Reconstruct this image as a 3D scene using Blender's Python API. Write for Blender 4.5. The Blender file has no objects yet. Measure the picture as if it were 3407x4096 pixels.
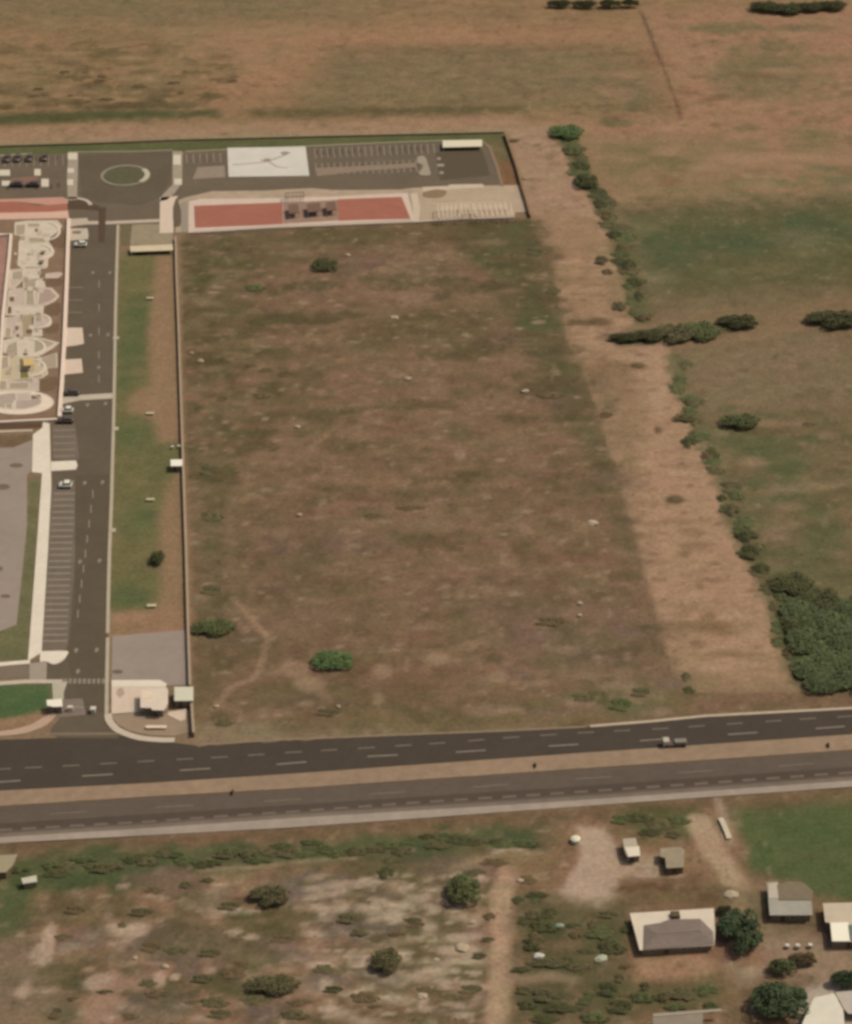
import bpy, bmesh, math, random
import numpy as np
from mathutils import Vector

# ------------------------------------------------------------------ set-up
PW, PH, FOC = 3407.0, 4096.0, 10000.0          # survey photo size and focal length in its pixels
PITCH, CAM_H = math.radians(33.0), 310.0
CAM_Y = -CAM_H / math.tan(PITCH)
cp, sp = math.cos(PITCH), math.sin(PITCH)
SUN_EL, SUN_AZ = math.radians(54), math.radians(72)   # azimuth from +y (north) towards +x (east)
K = np.array([1.38, 1.24, 1.13])               # picture brightness of a sunlit white ground

S = bpy.context.scene
COL = S.collection

def G(x, y, z=0.0):
    """ground-plan survey: photo pixel -> metres on the level z"""
    dx, dy = (x - PW / 2) / FOC, (y - PH / 2) / FOC
    d = (dx, cp - dy * sp, -sp - dy * cp)
    t = (CAM_H - z) / -d[2]
    return (d[0] * t, CAM_Y + d[1] * t, z)

def scale_at(x, y):
    a = G(x, y); b = G(x + 10, y); c = G(x, y - 10)
    return (b[0] - a[0]) / 10.0, (c[1] - a[1]) / 10.0     # metres per pixel across / away

def lin(c):
    c = np.asarray(c, float) / 255.0
    return np.where(c <= 0.04045, c / 12.92, ((c + 0.055) / 1.055) ** 2.4)

def alb(c):
    return np.clip(lin(c) / K, 0.004, 0.88)

# ------------------------------------------------------------------ noise
_rt = np.random.default_rng(7).random((256, 256))
def vnoise(x, y, seed=0):
    xi = np.floor(x).astype(int); yi = np.floor(y).astype(int)
    fx = x - xi; fy = y - yi
    fx = fx * fx * (3 - 2 * fx); fy = fy * fy * (3 - 2 * fy)
    xi = xi + seed * 37; yi = yi + seed * 101
    g = lambda a, b: _rt[a & 255, b & 255]
    return (g(xi, yi) * (1 - fx) + g(xi + 1, yi) * fx) * (1 - fy) + (g(xi, yi + 1) * (1 - fx) + g(xi + 1, yi + 1) * fx) * fy
def fbm(x, y, oct=4, seed=0):
    v = np.zeros_like(x, dtype=float); a = 1.0; t = 0.0
    for k in range(oct):
        v += a * (vnoise(x * 2 ** k, y * 2 ** k, seed + k) - 0.5); t += a * 0.5; a *= 0.55
    return v / t

# ------------------------------------------------------------------ materials
_mats = {}
def mat(name, col, rough=0.9, var=0.12, scale=0.6, bump=0.0, attr=None, spec=0.08, big=None, raw=False, metal=0.0):
    if name in _mats: return _mats[name]
    m = bpy.data.materials.new(name); m.use_nodes = True
    nt = m.node_tree; N = nt.nodes; L = nt.links
    b = N['Principled BSDF']; b.inputs['Roughness'].default_value = rough
    b.inputs['Specular IOR Level'].default_value = spec; b.inputs['Metallic'].default_value = metal
    geo = N.new('ShaderNodeNewGeometry')
    def noise(sc, det):
        n = N.new('ShaderNodeTexNoise'); n.inputs['Scale'].default_value = sc; n.inputs['Detail'].default_value = det
        n.inputs['Roughness'].default_value = 0.6
        L.new(geo.outputs['Position'], n.inputs['Vector']); return n
    if attr:
        a = N.new('ShaderNodeAttribute'); a.attribute_name = attr; src = a.outputs['Color']
    else:
        r = N.new('ShaderNodeRGB'); c = alb(col) if not raw else col
        r.outputs[0].default_value = (*c, 1); src = r.outputs[0]
    def modulate(src, nz, v):
        mr = N.new('ShaderNodeMapRange')
        mr.inputs['From Min'].default_value = 0.3; mr.inputs['From Max'].default_value = 0.7
        mr.inputs['To Min'].default_value = 1 - v; mr.inputs['To Max'].default_value = 1 + v
        L.new(nz.outputs['Fac'], mr.inputs['Value'])
        mx = N.new('ShaderNodeVectorMath'); mx.operation = 'MULTIPLY'
        L.new(src, mx.inputs[0]); L.new(mr.outputs[0], mx.inputs[1]); return mx.outputs[0]
    n1 = noise(scale, 5)
    src = modulate(src, n1, var)
    if big: src = modulate(src, noise(big[0], 3), big[1])
    L.new(src, b.inputs['Base Color'])
    if bump:
        bp = N.new('ShaderNodeBump'); bp.inputs['Strength'].default_value = bump; bp.inputs['Distance'].default_value = 0.25
        L.new(n1.outputs['Fac'], bp.inputs['Height']); L.new(bp.outputs['Normal'], b.inputs['Normal'])
    _mats[name] = m
    return m

# ------------------------------------------------------------------ mesh helpers
def link(name, me, m=None, parent=None):
    o = bpy.data.objects.new(name, me); COL.objects.link(o)
    if m is not None: me.materials.append(m)
    if parent is not None: o.parent = parent
    return o

def tag(o, label=None, cat=None, group=None, kind=None):
    if label: o['label'] = label
    if cat: o['category'] = cat
    if group: o['group'] = group
    if kind: o['kind'] = kind
    return o

def thing(name, loc, label, cat, group=None, rz=0.0):
    o = bpy.data.objects.new(name, None); COL.objects.link(o)
    o.empty_display_size = 0.3
    o.location = loc; o.rotation_euler[2] = rz
    return tag(o, label, cat, group)

def struct(o): o['kind'] = 'structure'; return o

def bm_obj(name, bm, m, parent=None, smooth=False):
    me = bpy.data.meshes.new(name)
    bmesh.ops.recalc_face_normals(bm, faces=bm.faces)
    bm.to_mesh(me); bm.free()
    if smooth:
        for p in me.polygons: p.use_smooth = True
    return link(name, me, m, parent)

def add_box(bm, cx, cy, cz, sx, sy, sz, rz=0.0, bev=0.0):
    vs = []
    c, s = math.cos(rz), math.sin(rz)
    for dz in (-.5, .5):
        for dx, dy in ((-.5, -.5), (.5, -.5), (.5, .5), (-.5, .5)):
            x, y = dx * sx, dy * sy
            vs.append(bm.verts.new((cx + x * c - y * s, cy + x * s + y * c, cz + dz * sz)))
    fs = [(0, 3, 2, 1), (4, 5, 6, 7), (0, 1, 5, 4), (1, 2, 6, 5), (2, 3, 7, 6), (3, 0, 4, 7)]
    F = [bm.faces.new([vs[i] for i in f]) for f in fs]
    if bev > 0:
        es = list({e for f in F for e in f.edges})
        bmesh.ops.bevel(bm, geom=es, offset=bev, segments=2, affect='EDGES')
    return vs

def add_cyl(bm, x, y, z0, z1, r0, r1, n=10):
    a = [bm.verts.new((x + r0 * math.cos(2 * math.pi * i / n), y + r0 * math.sin(2 * math.pi * i / n), z0)) for i in range(n)]
    b = [bm.verts.new((x + r1 * math.cos(2 * math.pi * i / n), y + r1 * math.sin(2 * math.pi * i / n), z1)) for i in range(n)]
    for i in range(n): bm.faces.new((a[i], a[(i + 1) % n], b[(i + 1) % n], b[i]))
    bm.faces.new(b); bm.faces.new(a[::-1])

def add_prism(bm, pts, z0, z1):
    """pts: (x, y) world outline"""
    a = [bm.verts.new((p[0], p[1], z0)) for p in pts]; b = [bm.verts.new((p[0], p[1], z1)) for p in pts]
    n = len(pts)
    for i in range(n): bm.faces.new((a[i], a[(i + 1) % n], b[(i + 1) % n], b[i]))
    bm.faces.new(b); bm.faces.new(a[::-1])

def sheet(name, px, z, m, z0=None, kind='structure'):
    """a paved sheet with a real edge (kerb step) down to z0"""
    bm = bmesh.new()
    add_prism(bm, [G(x, y)[:2] for x, y in px], z - 0.3 if z0 is None else z0, z)
    o = bm_obj(name, bm, m)
    if kind: o['kind'] = kind
    return o

def ribbon_outline(pts, w):
    P = [Vector(p[:2]) for p in pts]; Lf, Rt = [], []
    for i, p in enumerate(P):
        d = (P[min(i + 1, len(P) - 1)] - P[max(i - 1, 0)]).normalized()
        n = Vector((-d.y, d.x)) * w / 2
        Lf.append(p + n); Rt.append(p - n)
    return Lf, Rt

def add_ribbon(bm, pts, w, z0, z1):
    """a bar of width w following a world polyline"""
    Lf, Rt = ribbon_outline(pts, w)
    rows = []
    for l, r in zip(Lf, Rt):
        rows.append([bm.verts.new((l.x, l.y, z0)), bm.verts.new((l.x, l.y, z1)), bm.verts.new((r.x, r.y, z1)), bm.verts.new((r.x, r.y, z0))])
    for a, b in zip(rows, rows[1:]):
        for k in range(4): bm.faces.new((a[k], a[(k + 1) % 4], b[(k + 1) % 4], b[k]))
    bm.faces.new(rows[0]); bm.faces.new(rows[-1][::-1])

def strip(name, px, w, z, m, z0=-0.2, sm=0):
    pts = [G(x, y)[:2] for x, y in px]
    bm = bmesh.new(); add_ribbon(bm, pts, w, z0, z)
    return struct(bm_obj(name, bm, m))

def arc_px(pts, n=6):
    """Catmull-Rom smoothing of a pixel polyline"""
    out = []
    P = [pts[0]] + list(pts) + [pts[-1]]
    for i in range(1, len(P) - 2):
        for k in range(n):
            t = k / n
            q = []
            for d in (0, 1):
                a, b, c, e = P[i - 1][d], P[i][d], P[i + 1][d], P[i + 2][d]
                q.append(0.5 * (2 * b + (c - a) * t + (2 * a - 5 * b + 4 * c - e) * t * t + (3 * b - a - 3 * c + e) * t ** 3))
            out.append(tuple(q))
    out.append(pts[-1])
    return out

def interp(line, x):
    return float(np.interp(x, [p[0] for p in line], [p[1] for p in line]))

# ------------------------------------------------------------------ ground sheet with painted soil and grass
fx = np.arange(-172, 172.1, 0.8); fy = np.arange(-190, 345.1, 0.8)
out = np.array([12, 40, 100, 250, 600, 1500, 4000, 9000.0])
gx = np.concatenate([(fx[0] - out)[::-1], fx, fx[-1] + out]); gy = np.concatenate([(fy[0] - out)[::-1], fy, fy[-1] + out])
X, Y = np.meshgrid(gx, gy); shp = X.shape; X = X.ravel(); Y = Y.ravel()
C = np.empty((X.size, 3)); C[:] = lin((128, 104, 76)); R = np.zeros(X.size)
n_small = fbm(X / 3.0, Y / 3.0, 4, 3); n_mid = fbm(X / 9.0, Y / 9.0, 4, 11); n_big = fbm(X / 30.0, Y / 30.0, 4, 23)
n_streak = fbm(X / 9.0, Y / 3.2, 4, 31); n_fine = fbm(X / 1.3, Y / 1.3, 3, 41)

def wpoly(px): return np.array([G(x, y)[:2] for x, y in px])
def sdf(P, x, y):
    d2 = np.full(x.shape, 1e18); ins = np.zeros(x.shape, bool)
    for (ax, ay), (bx, by) in zip(P, np.roll(P, -1, 0)):
        ex, ey = bx - ax, by - ay; l2 = ex * ex + ey * ey + 1e-12
        t = np.clip(((x - ax) * ex + (y - ay) * ey) / l2, 0, 1)
        d2 = np.minimum(d2, (x - ax - t * ex) ** 2 + (y - ay - t * ey) ** 2)
        c = ((ay > y) != (by > y)) & (x < (bx - ax) * (y - ay) / (by - ay + 1e-18) + ax)
        ins ^= c
    d = np.sqrt(d2)
    return np.where(ins, -d, d)
def near(P, m):
    return np.nonzero((X > P[:, 0].min() - m) & (X < P[:, 0].max() + m) & (Y > P[:, 1].min() - m) & (Y < P[:, 1].max() + m))[0]
def mixin(i, a, cols):
    """cols: one colour or two, mixed by the mid-scale noise"""
    if isinstance(cols[0], (int, float)): c = lin(cols)[None, :]
    else:
        t = np.clip(0.5 + 0.9 * n_streak[i], 0, 1)[:, None]; c = lin(cols[0]) * (1 - t) + lin(cols[1]) * t
    C[i] = C[i] * (1 - a[:, None]) + c * a[:, None]
def paint(px, cols, soft=2.0, wob=2.0, a=1.0, rough=None):
    P = wpoly(px); i = near(P, soft + wob + 2)
    if not len(i): return
    d = sdf(P, X[i], Y[i]) + wob * (0.6 * n_mid[i] + 0.6 * n_small[i])
    al = np.clip(0.5 - d / (2 * soft), 0, 1); al = al * al * (3 - 2 * al)
    mixin(i, al * a, cols)
    if rough is not None: R[i] = R[i] * (1 - al) + rough * al
def blob(x, y, rx, ry, cols, a=1.0, soft=0.5, wob=0.6):
    sx, sy = scale_at(x, y); gxx, gyy, _ = G(x, y)
    wx, wy = rx * sx, ry * sy
    P = np.array([[gxx - wx * 2, gyy - wy * 2], [gxx + wx * 2, gyy + wy * 2]]); i = near(P, 1)
    if not len(i): return
    d = np.sqrt(((X[i] - gxx) / wx) ** 2 + ((Y[i] - gyy) / wy) ** 2) + wob * (0.5 * n_small[i] + 0.4 * n_mid[i])
    al = np.clip((1 + soft - d) / (2 * soft), 0, 1); al = al * al * (3 - 2 * al)
    mixin(i, al * a, cols)
def trace(px, w, cols, a=1.0, soft=0.5, wob=0.6):
    P = wpoly(px); i = near(P, w + 3)
    if not len(i): return
    x, y = X[i], Y[i]; d2 = np.full(x.shape, 1e18)
    for (ax, ay), (bx, by) in zip(P[:-1], P[1:]):
        ex, ey = bx - ax, by - ay; t = np.clip(((x - ax) * ex + (y - ay) * ey) / (ex * ex + ey * ey + 1e-12), 0, 1)
        d2 = np.minimum(d2, (x - ax - t * ex) ** 2 + (y - ay - t * ey) ** 2)
    d = np.sqrt(d2) - w / 2 + wob * (n_small[i] * 0.7 + n_mid[i] * 0.5)
    al = np.clip(0.5 - d / (2 * soft), 0, 1)
    mixin(i, al * a, cols)
def inside(px, n, rnd):
    P = wpoly(px); res = []
    x0, y0 = P.min(0); x1, y1 = P.max(0)
    while len(res) < n:
        q = np.array([[rnd.uniform(x0, x1), rnd.uniform(y0, y1)] for _ in range(n)])
        ok = sdf(P, q[:, 0], q[:, 1]) < 0
        res += [tuple(v) for v in q[ok]]
    return res[:n]
def scatter(px, n, r0, r1, cols, a=0.6, asp=1.0, seed=1):
    rnd = random.Random(seed)
    for gx_, gy_ in inside(px, n, rnd):
        r = rnd.uniform(r0, r1); c = rnd.choice(cols); wx, wy = r * rnd.uniform(1, 1 + asp), r
        i = near(np.array([[gx_ - wx * 2, gy_ - wy * 2], [gx_ + wx * 2, gy_ + wy * 2]]), .5)
        if not len(i): continue
        d = np.sqrt(((X[i] - gx_) / wx) ** 2 + ((Y[i] - gy_) / wy) ** 2) + 0.7 * n_small[i] + 0.3 * n_fine[i]
        al = np.clip((1.5 - d), 0, 1); mixin(i, al * al * (3 - 2 * al) * a * rnd.uniform(.6, 1), c)

# -- far field above the compound
FAR = [(-400, -200), (3900, -200), (3900, 560), (2300, 560), (2150, 520), (0, 575), (-400, 590)]
paint(FAR, ((128, 103, 72), (142, 111, 78)), 2, 2, rough=.5)
paint([(-300, -100), (1500, -100), (1500, 110), (700, 130), (-300, 60)], ((118, 102, 72), (128, 104, 74)), 12, 8, .9)
paint([(900, 110), (1500, 95), (2560, 105), (2580, 170), (1900, 190), (1300, 200), (1240, 320), (980, 420), (800, 400), (960, 260)], ((158, 117, 86), (146, 110, 80)), 12, 8, .9)
paint([(1350, 200), (1900, 190), (2500, 190), (2640, 330), (2660, 440), (1300, 440), (1200, 380)], ((116, 100, 70), (126, 104, 74)), 10, 8, .9)
paint([(1320, 185), (2400, 185), (2450, 205), (1400, 215)], (108, 90, 62), 4, 3, .5)
scatter([(-100, 140), (980, 200), (950, 350), (900, 420), (-100, 430)], 150, .8, 3.0, [(98, 80, 52), (104, 86, 56), (92, 78, 50)], .75, 1.6, 3)
scatter([(-100, 340), (600, 350), (700, 425), (-100, 430)], 40, 1.2, 3.4, [(90, 72, 44), (86, 72, 46)], .8, 1.6, 5)
scatter([(-100, 60), (1300, 100), (900, 420), (-100, 430)], 70, 1.5, 5, [(146, 118, 86), (136, 112, 80)], .5, 1.6, 4)
paint([(-300, 455), (0, 452), (400, 440), (860, 436), (880, 468), (500, 478), (0, 500), (-300, 510)], ((84, 80, 48), (78, 78, 48)), 3, 2, 1)
paint([(1000, 440), (2100, 415), (2120, 450), (1010, 470)], ((90, 80, 50), (104, 88, 58)), 3, 3, .9)
paint([(-300, 520), (300, 500), (900, 490), (2080, 465), (2140, 520), (2000, 528), (0, 572), (-300, 580)], ((156, 122, 94), (146, 116, 88)), 3, 2, .95)
trace([(-300, 575), (0, 566), (700, 545), (1300, 532), (2030, 518)], 2.5, (148, 126, 96), .8, 1.2)
# right far field
paint([(2560, 40), (3900, 0), (3900, 900), (2480, 900), (2330, 560), (2200, 480), (2700, 470)], ((156, 116, 87), (142, 110, 82)), 8, 5, .95)
paint([(2300, 560), (2900, 540), (3000, 820), (2480, 830)], ((128, 108, 76), (138, 110, 80)), 6, 5, .9)
for a in [(2900, 110, 160, 22), (3200, 110, 120, 16), (3080, 290, 190, 110), (2890, 320, 60, 60), (3110, 180, 60, 30)]: blob(*a, ((108, 98, 66), (122, 102, 72)), .85, .6, .9)
for a in [(2620, 620, 110, 70), (2480, 660, 90, 80), (3250, 560, 120, 60), (3320, 720, 160, 90), (3040, 720, 90, 40), (3000, 590, 80, 40)]: blob(*a, ((114, 102, 70), (128, 106, 74)), .75, .6, .9)
scatter([(2350, 200), (3600, 100), (3600, 850), (2480, 850), (2350, 560)], 90, 1, 3.5, [(118, 96, 66), (112, 98, 66), (158, 122, 94), (124, 92, 66)], .6, 1.8, 8)
scatter([(2750, 640), (3600, 560), (3600, 850), (2600, 850)], 36, 1.5, 4, [(156, 124, 94), (112, 104, 72)], .6, 2.2, 9)
trace([(2560, 40), (2590, 110), (2620, 190), (2660, 290), (2690, 370), (2715, 440), (2722, 475)], .9, (92, 70, 50), .85, .5, .6)
blob(2420, 420, 60, 9, (104, 84, 56), .8); blob(2470, 490, 80, 14, (104, 94, 62), .8); blob(2440, 480, 40, 20, (98, 88, 58), .7)
# green crop
paint([(2440, 830), (2900, 800), (3900, 780), (3900, 1240), (2900, 1225), (2600, 1240), (2540, 1080)], ((86, 82, 52), (98, 90, 58)), 8, 5, .95, rough=.5)
for a in [(2660, 1000, 130, 80), (2960, 960, 160, 70), (3260, 900, 160, 60)]: blob(*a, ((76, 84, 54), (82, 84, 54)), .85, .7, .8)
for a in [(2890, 1085, 30, 14), (2640, 1110, 60, 30), (3200, 960, 90, 40), (3290, 945, 30, 10), (2580, 905, 40, 20)]: blob(*a, (116, 108, 78), .5, .7, .8)
paint([(2600, 1190), (3000, 1160), (3400, 1120), (3900, 1100), (3900, 1240), (2900, 1250), (2580, 1300)], ((108, 90, 62), (118, 100, 72)), 6, 3, .75)
paint([(2600, 1270), (2900, 1240), (3407, 1180), (3800, 1150), (3800, 1225), (2900, 1320)], ((128, 104, 76), (120, 98, 68)), 4, 2, .8)
# right middle field
paint([(2560, 1385), (2720, 1400), (3000, 1365), (3250, 1320), (3900, 1340), (3900, 2800), (3180, 2770), (3110, 2560), (2950, 2150), (2800, 1740)], ((120, 98, 70), (110, 94, 64)), 2, 2, 1, rough=.5)
paint([(2700, 1420), (3300, 1340), (3600, 1500), (3300, 1640), (2800, 1660)], ((128, 106, 80), (118, 100, 72)), 8, 6, .8)
for a in [(3100, 1830, 110, 70), (3060, 1780, 150, 50), (3150, 1900, 70, 60), (3260, 2020, 80, 70), (3300, 2180, 110, 80)]: blob(*a, ((82, 86, 54), (98, 92, 60)), .85, .7, .9)
for a in [(2980, 1910, 60, 30), (3000, 2020, 110, 40), (3300, 1750, 120, 40), (2960, 2240, 50, 30)]: blob(*a, ((100, 86, 60), (112, 96, 66)), .8, .7, .9)
for a in [(3150, 2270, 120, 40), (3300, 1930, 90, 30), (3330, 2400, 90, 30), (3100, 2130, 60, 30)]: blob(*a, ((142, 116, 88), (130, 110, 82)), .75, .6, .9)
scatter([(2760, 1660), (3600, 1500), (3600, 2300), (3060, 2300)], 130, .7, 2.6, [(94, 84, 54), (86, 88, 56), (138, 114, 86), (108, 92, 64)], .65, 1.6, 12)
paint([(3020, 2180), (3400, 2230), (3900, 2300), (3900, 2500), (3060, 2400)], ((80, 82, 51), (100, 90, 60)), 6, 8, .8)
paint([(3040, 2310), (3180, 2290), (3250, 2420), (3407, 2440), (3900, 2430), (3900, 2775), (3195, 2768), (3130, 2560)], ((64, 66, 42), (72, 74, 46)), 4, 4, .95)
# -- dirt track
PATH = [(2030, 515), (2185, 500), (2225, 550), (2275, 640), (2300, 700), (2360, 800), (2420, 900), (2470, 1010), (2500, 1090), (2560, 1280),
        (2490, 1320), (2520, 1385), (2670, 1385), (2715, 1540), (2790, 1720), (2870, 1890), (2925, 2110), (3010, 2280), (3075, 2420), (3105, 2560), (3195, 2765),
        (2700, 2765), (2655, 2580), (2600, 2370), (2520, 2100), (2445, 1850), (2385, 1640), (2325, 1480), (2262, 1350), (2205, 1080), (2135, 880), (2085, 735), (2040, 560)]
paint(PATH, ((162, 128, 99), (154, 122, 94)), 1.2, 1.4, 1, rough=.3)
paint([(2510, 1370), (2640, 1370), (2690, 1500), (2720, 1600), (2640, 1700), (2560, 1560)], (160, 128, 100), 3, 2, .7)
paint([(2040, 520), (2180, 505), (2300, 720), (2370, 860), (2150, 880), (2090, 740)], ((160, 130, 104), (150, 120, 94)), 4, 3, .7)
paint([(2120, 870), (2420, 880), (2470, 1010), (2250, 1040)], ((140, 111, 82), (148, 116, 88)), 5, 3, .8)
paint([(2200, 1020), (2440, 1000), (2460, 1250), (2280, 1300)], ((138, 110, 80), (146, 115, 86)), 5, 4, .7)
paint([(2380, 880), (2520, 1040), (2560, 1280), (2440, 1250), (2420, 1060)], ((124, 106, 74), (136, 112, 80)), 4, 4, .7)
paint([(2325, 1470), (2500, 1430), (2560, 1560), (2590, 1760), (2540, 1900), (2460, 1850), (2385, 1640)], ((138, 110, 82), (126, 104, 76)), 3, 3, .7)
paint([(2340, 1500), (2420, 1470), (2480, 1620), (2400, 1640)], (116, 100, 72), 2.5, 3, .6)
scatter(PATH, 260, .4, 1.5, [(126, 98, 72), (132, 106, 78), (174, 140, 112), (140, 110, 84)], .6, 1.6, 14)
scatter(PATH, 60, .3, .8, [(108, 84, 58)], .7, 1.2, 15)
for a in [(2420, 1662, 34, 12), (2630, 1720, 16, 18), (2550, 1460, 28, 12), (2700, 1998, 40, 17), (2320, 1290, 60, 14), (2400, 1285, 50, 18), (2052, 562, 22, 8)]: blob(*a, (98, 78, 52), .85, .4, .6)
for a in [(2780, 2180, 80, 10), (2740, 2205, 20, 25), (2830, 2320, 60, 10), (2800, 2345, 18, 22), (2730, 2500, 180, 20), (2880, 2520, 90, 26), (2830, 2470, 30, 18), (2900, 2620, 140, 10), (2790, 2580, 26, 14), (2400, 1480, 120, 40)]: blob(*a, (120, 94, 66), .6, .5, .7)
paint([(2700, 2660), (3190, 2740), (3230, 2800), (2700, 2830)], ((138, 112, 84), (120, 102, 72)), 3, 5, .6)
RIM = [(2235, 520), (2290, 600), (2330, 670), (2375, 760), (2410, 830), (2455, 920), (2495, 1000), (2520, 1080), (2545, 1180), (2572, 1280)]
trace(RIM, 4.6, ((82, 82, 50), (98, 90, 58)), .85, 1.2, 2.4)
RIM2 = [(2690, 1430), (2735, 1570), (2775, 1680), (2830, 1800), (2890, 1930), (2925, 2060), (2985, 2180), (3050, 2300), (3100, 2420), (3130, 2560), (3200, 2720)]
trace(RIM2, 4.0, ((94, 88, 56), (110, 98, 68)), .8, 1.2, 2.4)
paint([(2940, 1990), (3060, 2000), (3120, 2260), (3060, 2280)], ((92, 88, 56), (116, 100, 70)), 4, 5, .8)
paint([(2560, 1330), (2400, 1330), (2480, 1390), (2620, 1375), (2800, 1345), (3000, 1310), (3040, 1290), (2700, 1320)], (78, 74, 46), 2, 1.5, .8)
# -- the vacant lot
LOT = [(735, 935), (1060, 912), (1660, 893), (2060, 872), (2130, 880), (2205, 1080), (2262, 1350), (2325, 1480), (2385, 1640), (2445, 1850), (2520, 2100), (2600, 2370), (2655, 2580), (2710, 2770),
       (3220, 2775), (3450, 2775), (3450, 2830), (2820, 2862), (2300, 2912), (1580, 2943), (1200, 2960), (790, 2985), (790, 2900), (760, 2300), (730, 1500)]
paint(LOT, ((119, 92, 68), (126, 98, 74)), .8, .5, 1, rough=.8)
i = np.arange(X.size)
_L = wpoly(LOT); _in = sdf(_L, X, Y) < 0
t = np.clip(1.7 * n_mid + 1.1 * n_streak - 0.10, 0, 1) * _in * 0.70; C = C * (1 - t[:, None]) + lin((93, 81, 53)) * t[:, None]
t = np.clip(1.6 * n_big - 0.25, 0, 1) * _in * 0.6; C = C * (1 - t[:, None]) + lin((128, 99, 77)) * t[:, None]
paint([(735, 940), (1300, 915), (1250, 1010), (1000, 1130), (1020, 1300), (900, 1420), (745, 1420)], ((96, 82, 54), (104, 90, 60)), 6, 8, .85)
paint([(1100, 910), (2120, 880), (2190, 1000), (2000, 1010), (1700, 985), (1300, 1010)], ((92, 78, 50), (100, 84, 56)), 4, 5, .75)
paint([(1850, 900), (2125, 885), (2200, 1080), (2255, 1350), (2320, 1480), (2250, 1560), (2050, 1330), (1980, 1120), (1850, 1020)], ((80, 75, 47), (90, 81, 52)), 5, 4, .95)
for a in [(2010, 960, 110, 70), (2160, 1300, 80, 90)]: blob(*a, (86, 84, 53), .8, .7, .8)
paint([(2190, 1450), (2330, 1490), (2460, 1900), (2560, 2250), (2500, 2250), (2400, 1900), (2200, 1620)], ((86, 78, 51), (98, 86, 59)), 4, 3, .85)
paint([(1500, 980), (1820, 1000), (1850, 1200), (1650, 1260), (1450, 1150)], ((132, 105, 80), (124, 98, 74)), 6, 6, .8)
paint([(1380, 1280), (1800, 1200), (2000, 1300), (1950, 1420), (1650, 1400), (1400, 1420)], ((98, 82, 54), (108, 90, 62)), 6, 6, .7)
for a in [(800, 1100, 60, 40), (900, 1240, 90, 26), (860, 1500, 70, 40), (960, 1180, 50, 20), (1160, 1270, 110, 26), (1290, 1290, 60, 16), (850, 1690, 60, 40), (1100, 1660, 80, 24), (880, 2180, 60, 40), (1500, 2050, 90, 26), (1650, 2160, 80, 30), (1250, 2250, 90, 40), (1880, 1900, 80, 24), (1800, 1420, 110, 24), (2150, 1560, 90, 30), (1460, 1120, 40, 20)]: blob(*a, ((82, 73, 46), (92, 80, 52)), .75, .6, 1.0)
for a in [(1560, 1075, 60, 22), (1700, 1110, 90, 30), (1640, 1190, 70, 20), (1300, 1560, 60, 20), (1420, 1750, 60, 30), (1150, 1760, 60, 22), (1500, 1620, 80, 26), (2090, 1790, 22, 50), (1740, 2640, 60, 24), (1900, 2640, 30, 16), (1330, 2450, 60, 26), (2100, 2120, 80, 20), (2050, 2260, 70, 16)]: blob(*a, ((136, 108, 84), (128, 101, 77)), .7, .6, 1.0)
paint([(740, 1750), (900, 1800), (950, 2150), (1000, 2420), (900, 2780), (790, 2900), (770, 2400)], ((100, 87, 60), (110, 92, 66)), 5, 7, .85)
paint([(980, 2050), (1300, 2080), (1400, 2400), (1700, 2420), (1300, 2620), (1080, 2480)], ((104, 86, 62), (112, 90, 66)), 8, 8, .7)
paint([(1750, 2300), (2350, 2350), (2600, 2450), (2640, 2680), (2200, 2720), (1800, 2500)], ((108, 90, 68), (118, 94, 74)), 8, 9, .75)
paint([(900, 2650), (1600, 2680), (2000, 2780), (1500, 2920), (1100, 2780)], ((116, 88, 64), (106, 84, 60)), 8, 8, .8)
paint([(790, 2880), (1400, 2860), (2050, 2830), (2300, 2750), (2690, 2740), (2800, 2860), (2300, 2910), (1580, 2942), (800, 2975)], ((104, 92, 60), (114, 96, 66)), 4, 5, .85)
for a in [(2490, 2810, 140, 50), (2310, 2790, 60, 26), (2550, 2760, 80, 30)]: blob(*a, ((86, 88, 52), (104, 98, 64)), .8, .7, .9)
scatter(LOT, 460, .6, 2.8, [(98, 80, 54), (104, 80, 58), (132, 105, 80), (108, 92, 63), (94, 79, 51)], .55, 2.0, 20)
scatter(LOT, 60, 1.5, 5.0, [(92, 80, 52), (98, 82, 56), (122, 96, 74), (108, 86, 70)], .6, 1.8, 24)
scatter([(735, 960), (1150, 930), (1100, 1700), (900, 2000), (750, 2000)], 50, 1.0, 3.2, [(82, 72, 45), (90, 80, 50)], .75, 1.8, 25)
scatter([(1200, 1150), (2200, 1000), (2300, 1700), (1300, 1700)], 40, 1.0, 3.0, [(86, 74, 48), (92, 78, 52)], .7, 2.0, 26)
scatter(LOT, 240, .35, .9, [(146, 120, 94), (152, 126, 102), (140, 116, 92)], .8, 1.0, 21)
scatter([(735, 1000), (900, 1000), (950, 2900), (790, 2950)], 90, .6, 2.0, [(88, 76, 48), (92, 86, 56), (122, 104, 76)], .7, 1.2, 22)
scatter([(1900, 2500), (2650, 2500), (2680, 2860), (1900, 2880)], 60, .5, 2.0, [(138, 112, 88), (118, 96, 78), (90, 78, 52)], .7, 1.6, 23)
for a in [(1180, 2675, 60, 26), (1240, 2740, 50, 30), (1510, 2795, 26, 24), (1750, 2635, 46, 22), (1990, 2710, 40, 22), (1530, 2690, 40, 30), (1840, 1820, 20, 20)]: blob(*a, (148, 120, 94), .75, .4, .7)
trace(arc_px([(935, 2395), (985, 2450), (1040, 2520), (1072, 2550), (1060, 2590), (1048, 2640), (1025, 2700), (985, 2725), (930, 2745), (890, 2790), (855, 2830)]), 1.3, (146, 118, 91), .8, .6, .6)
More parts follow.
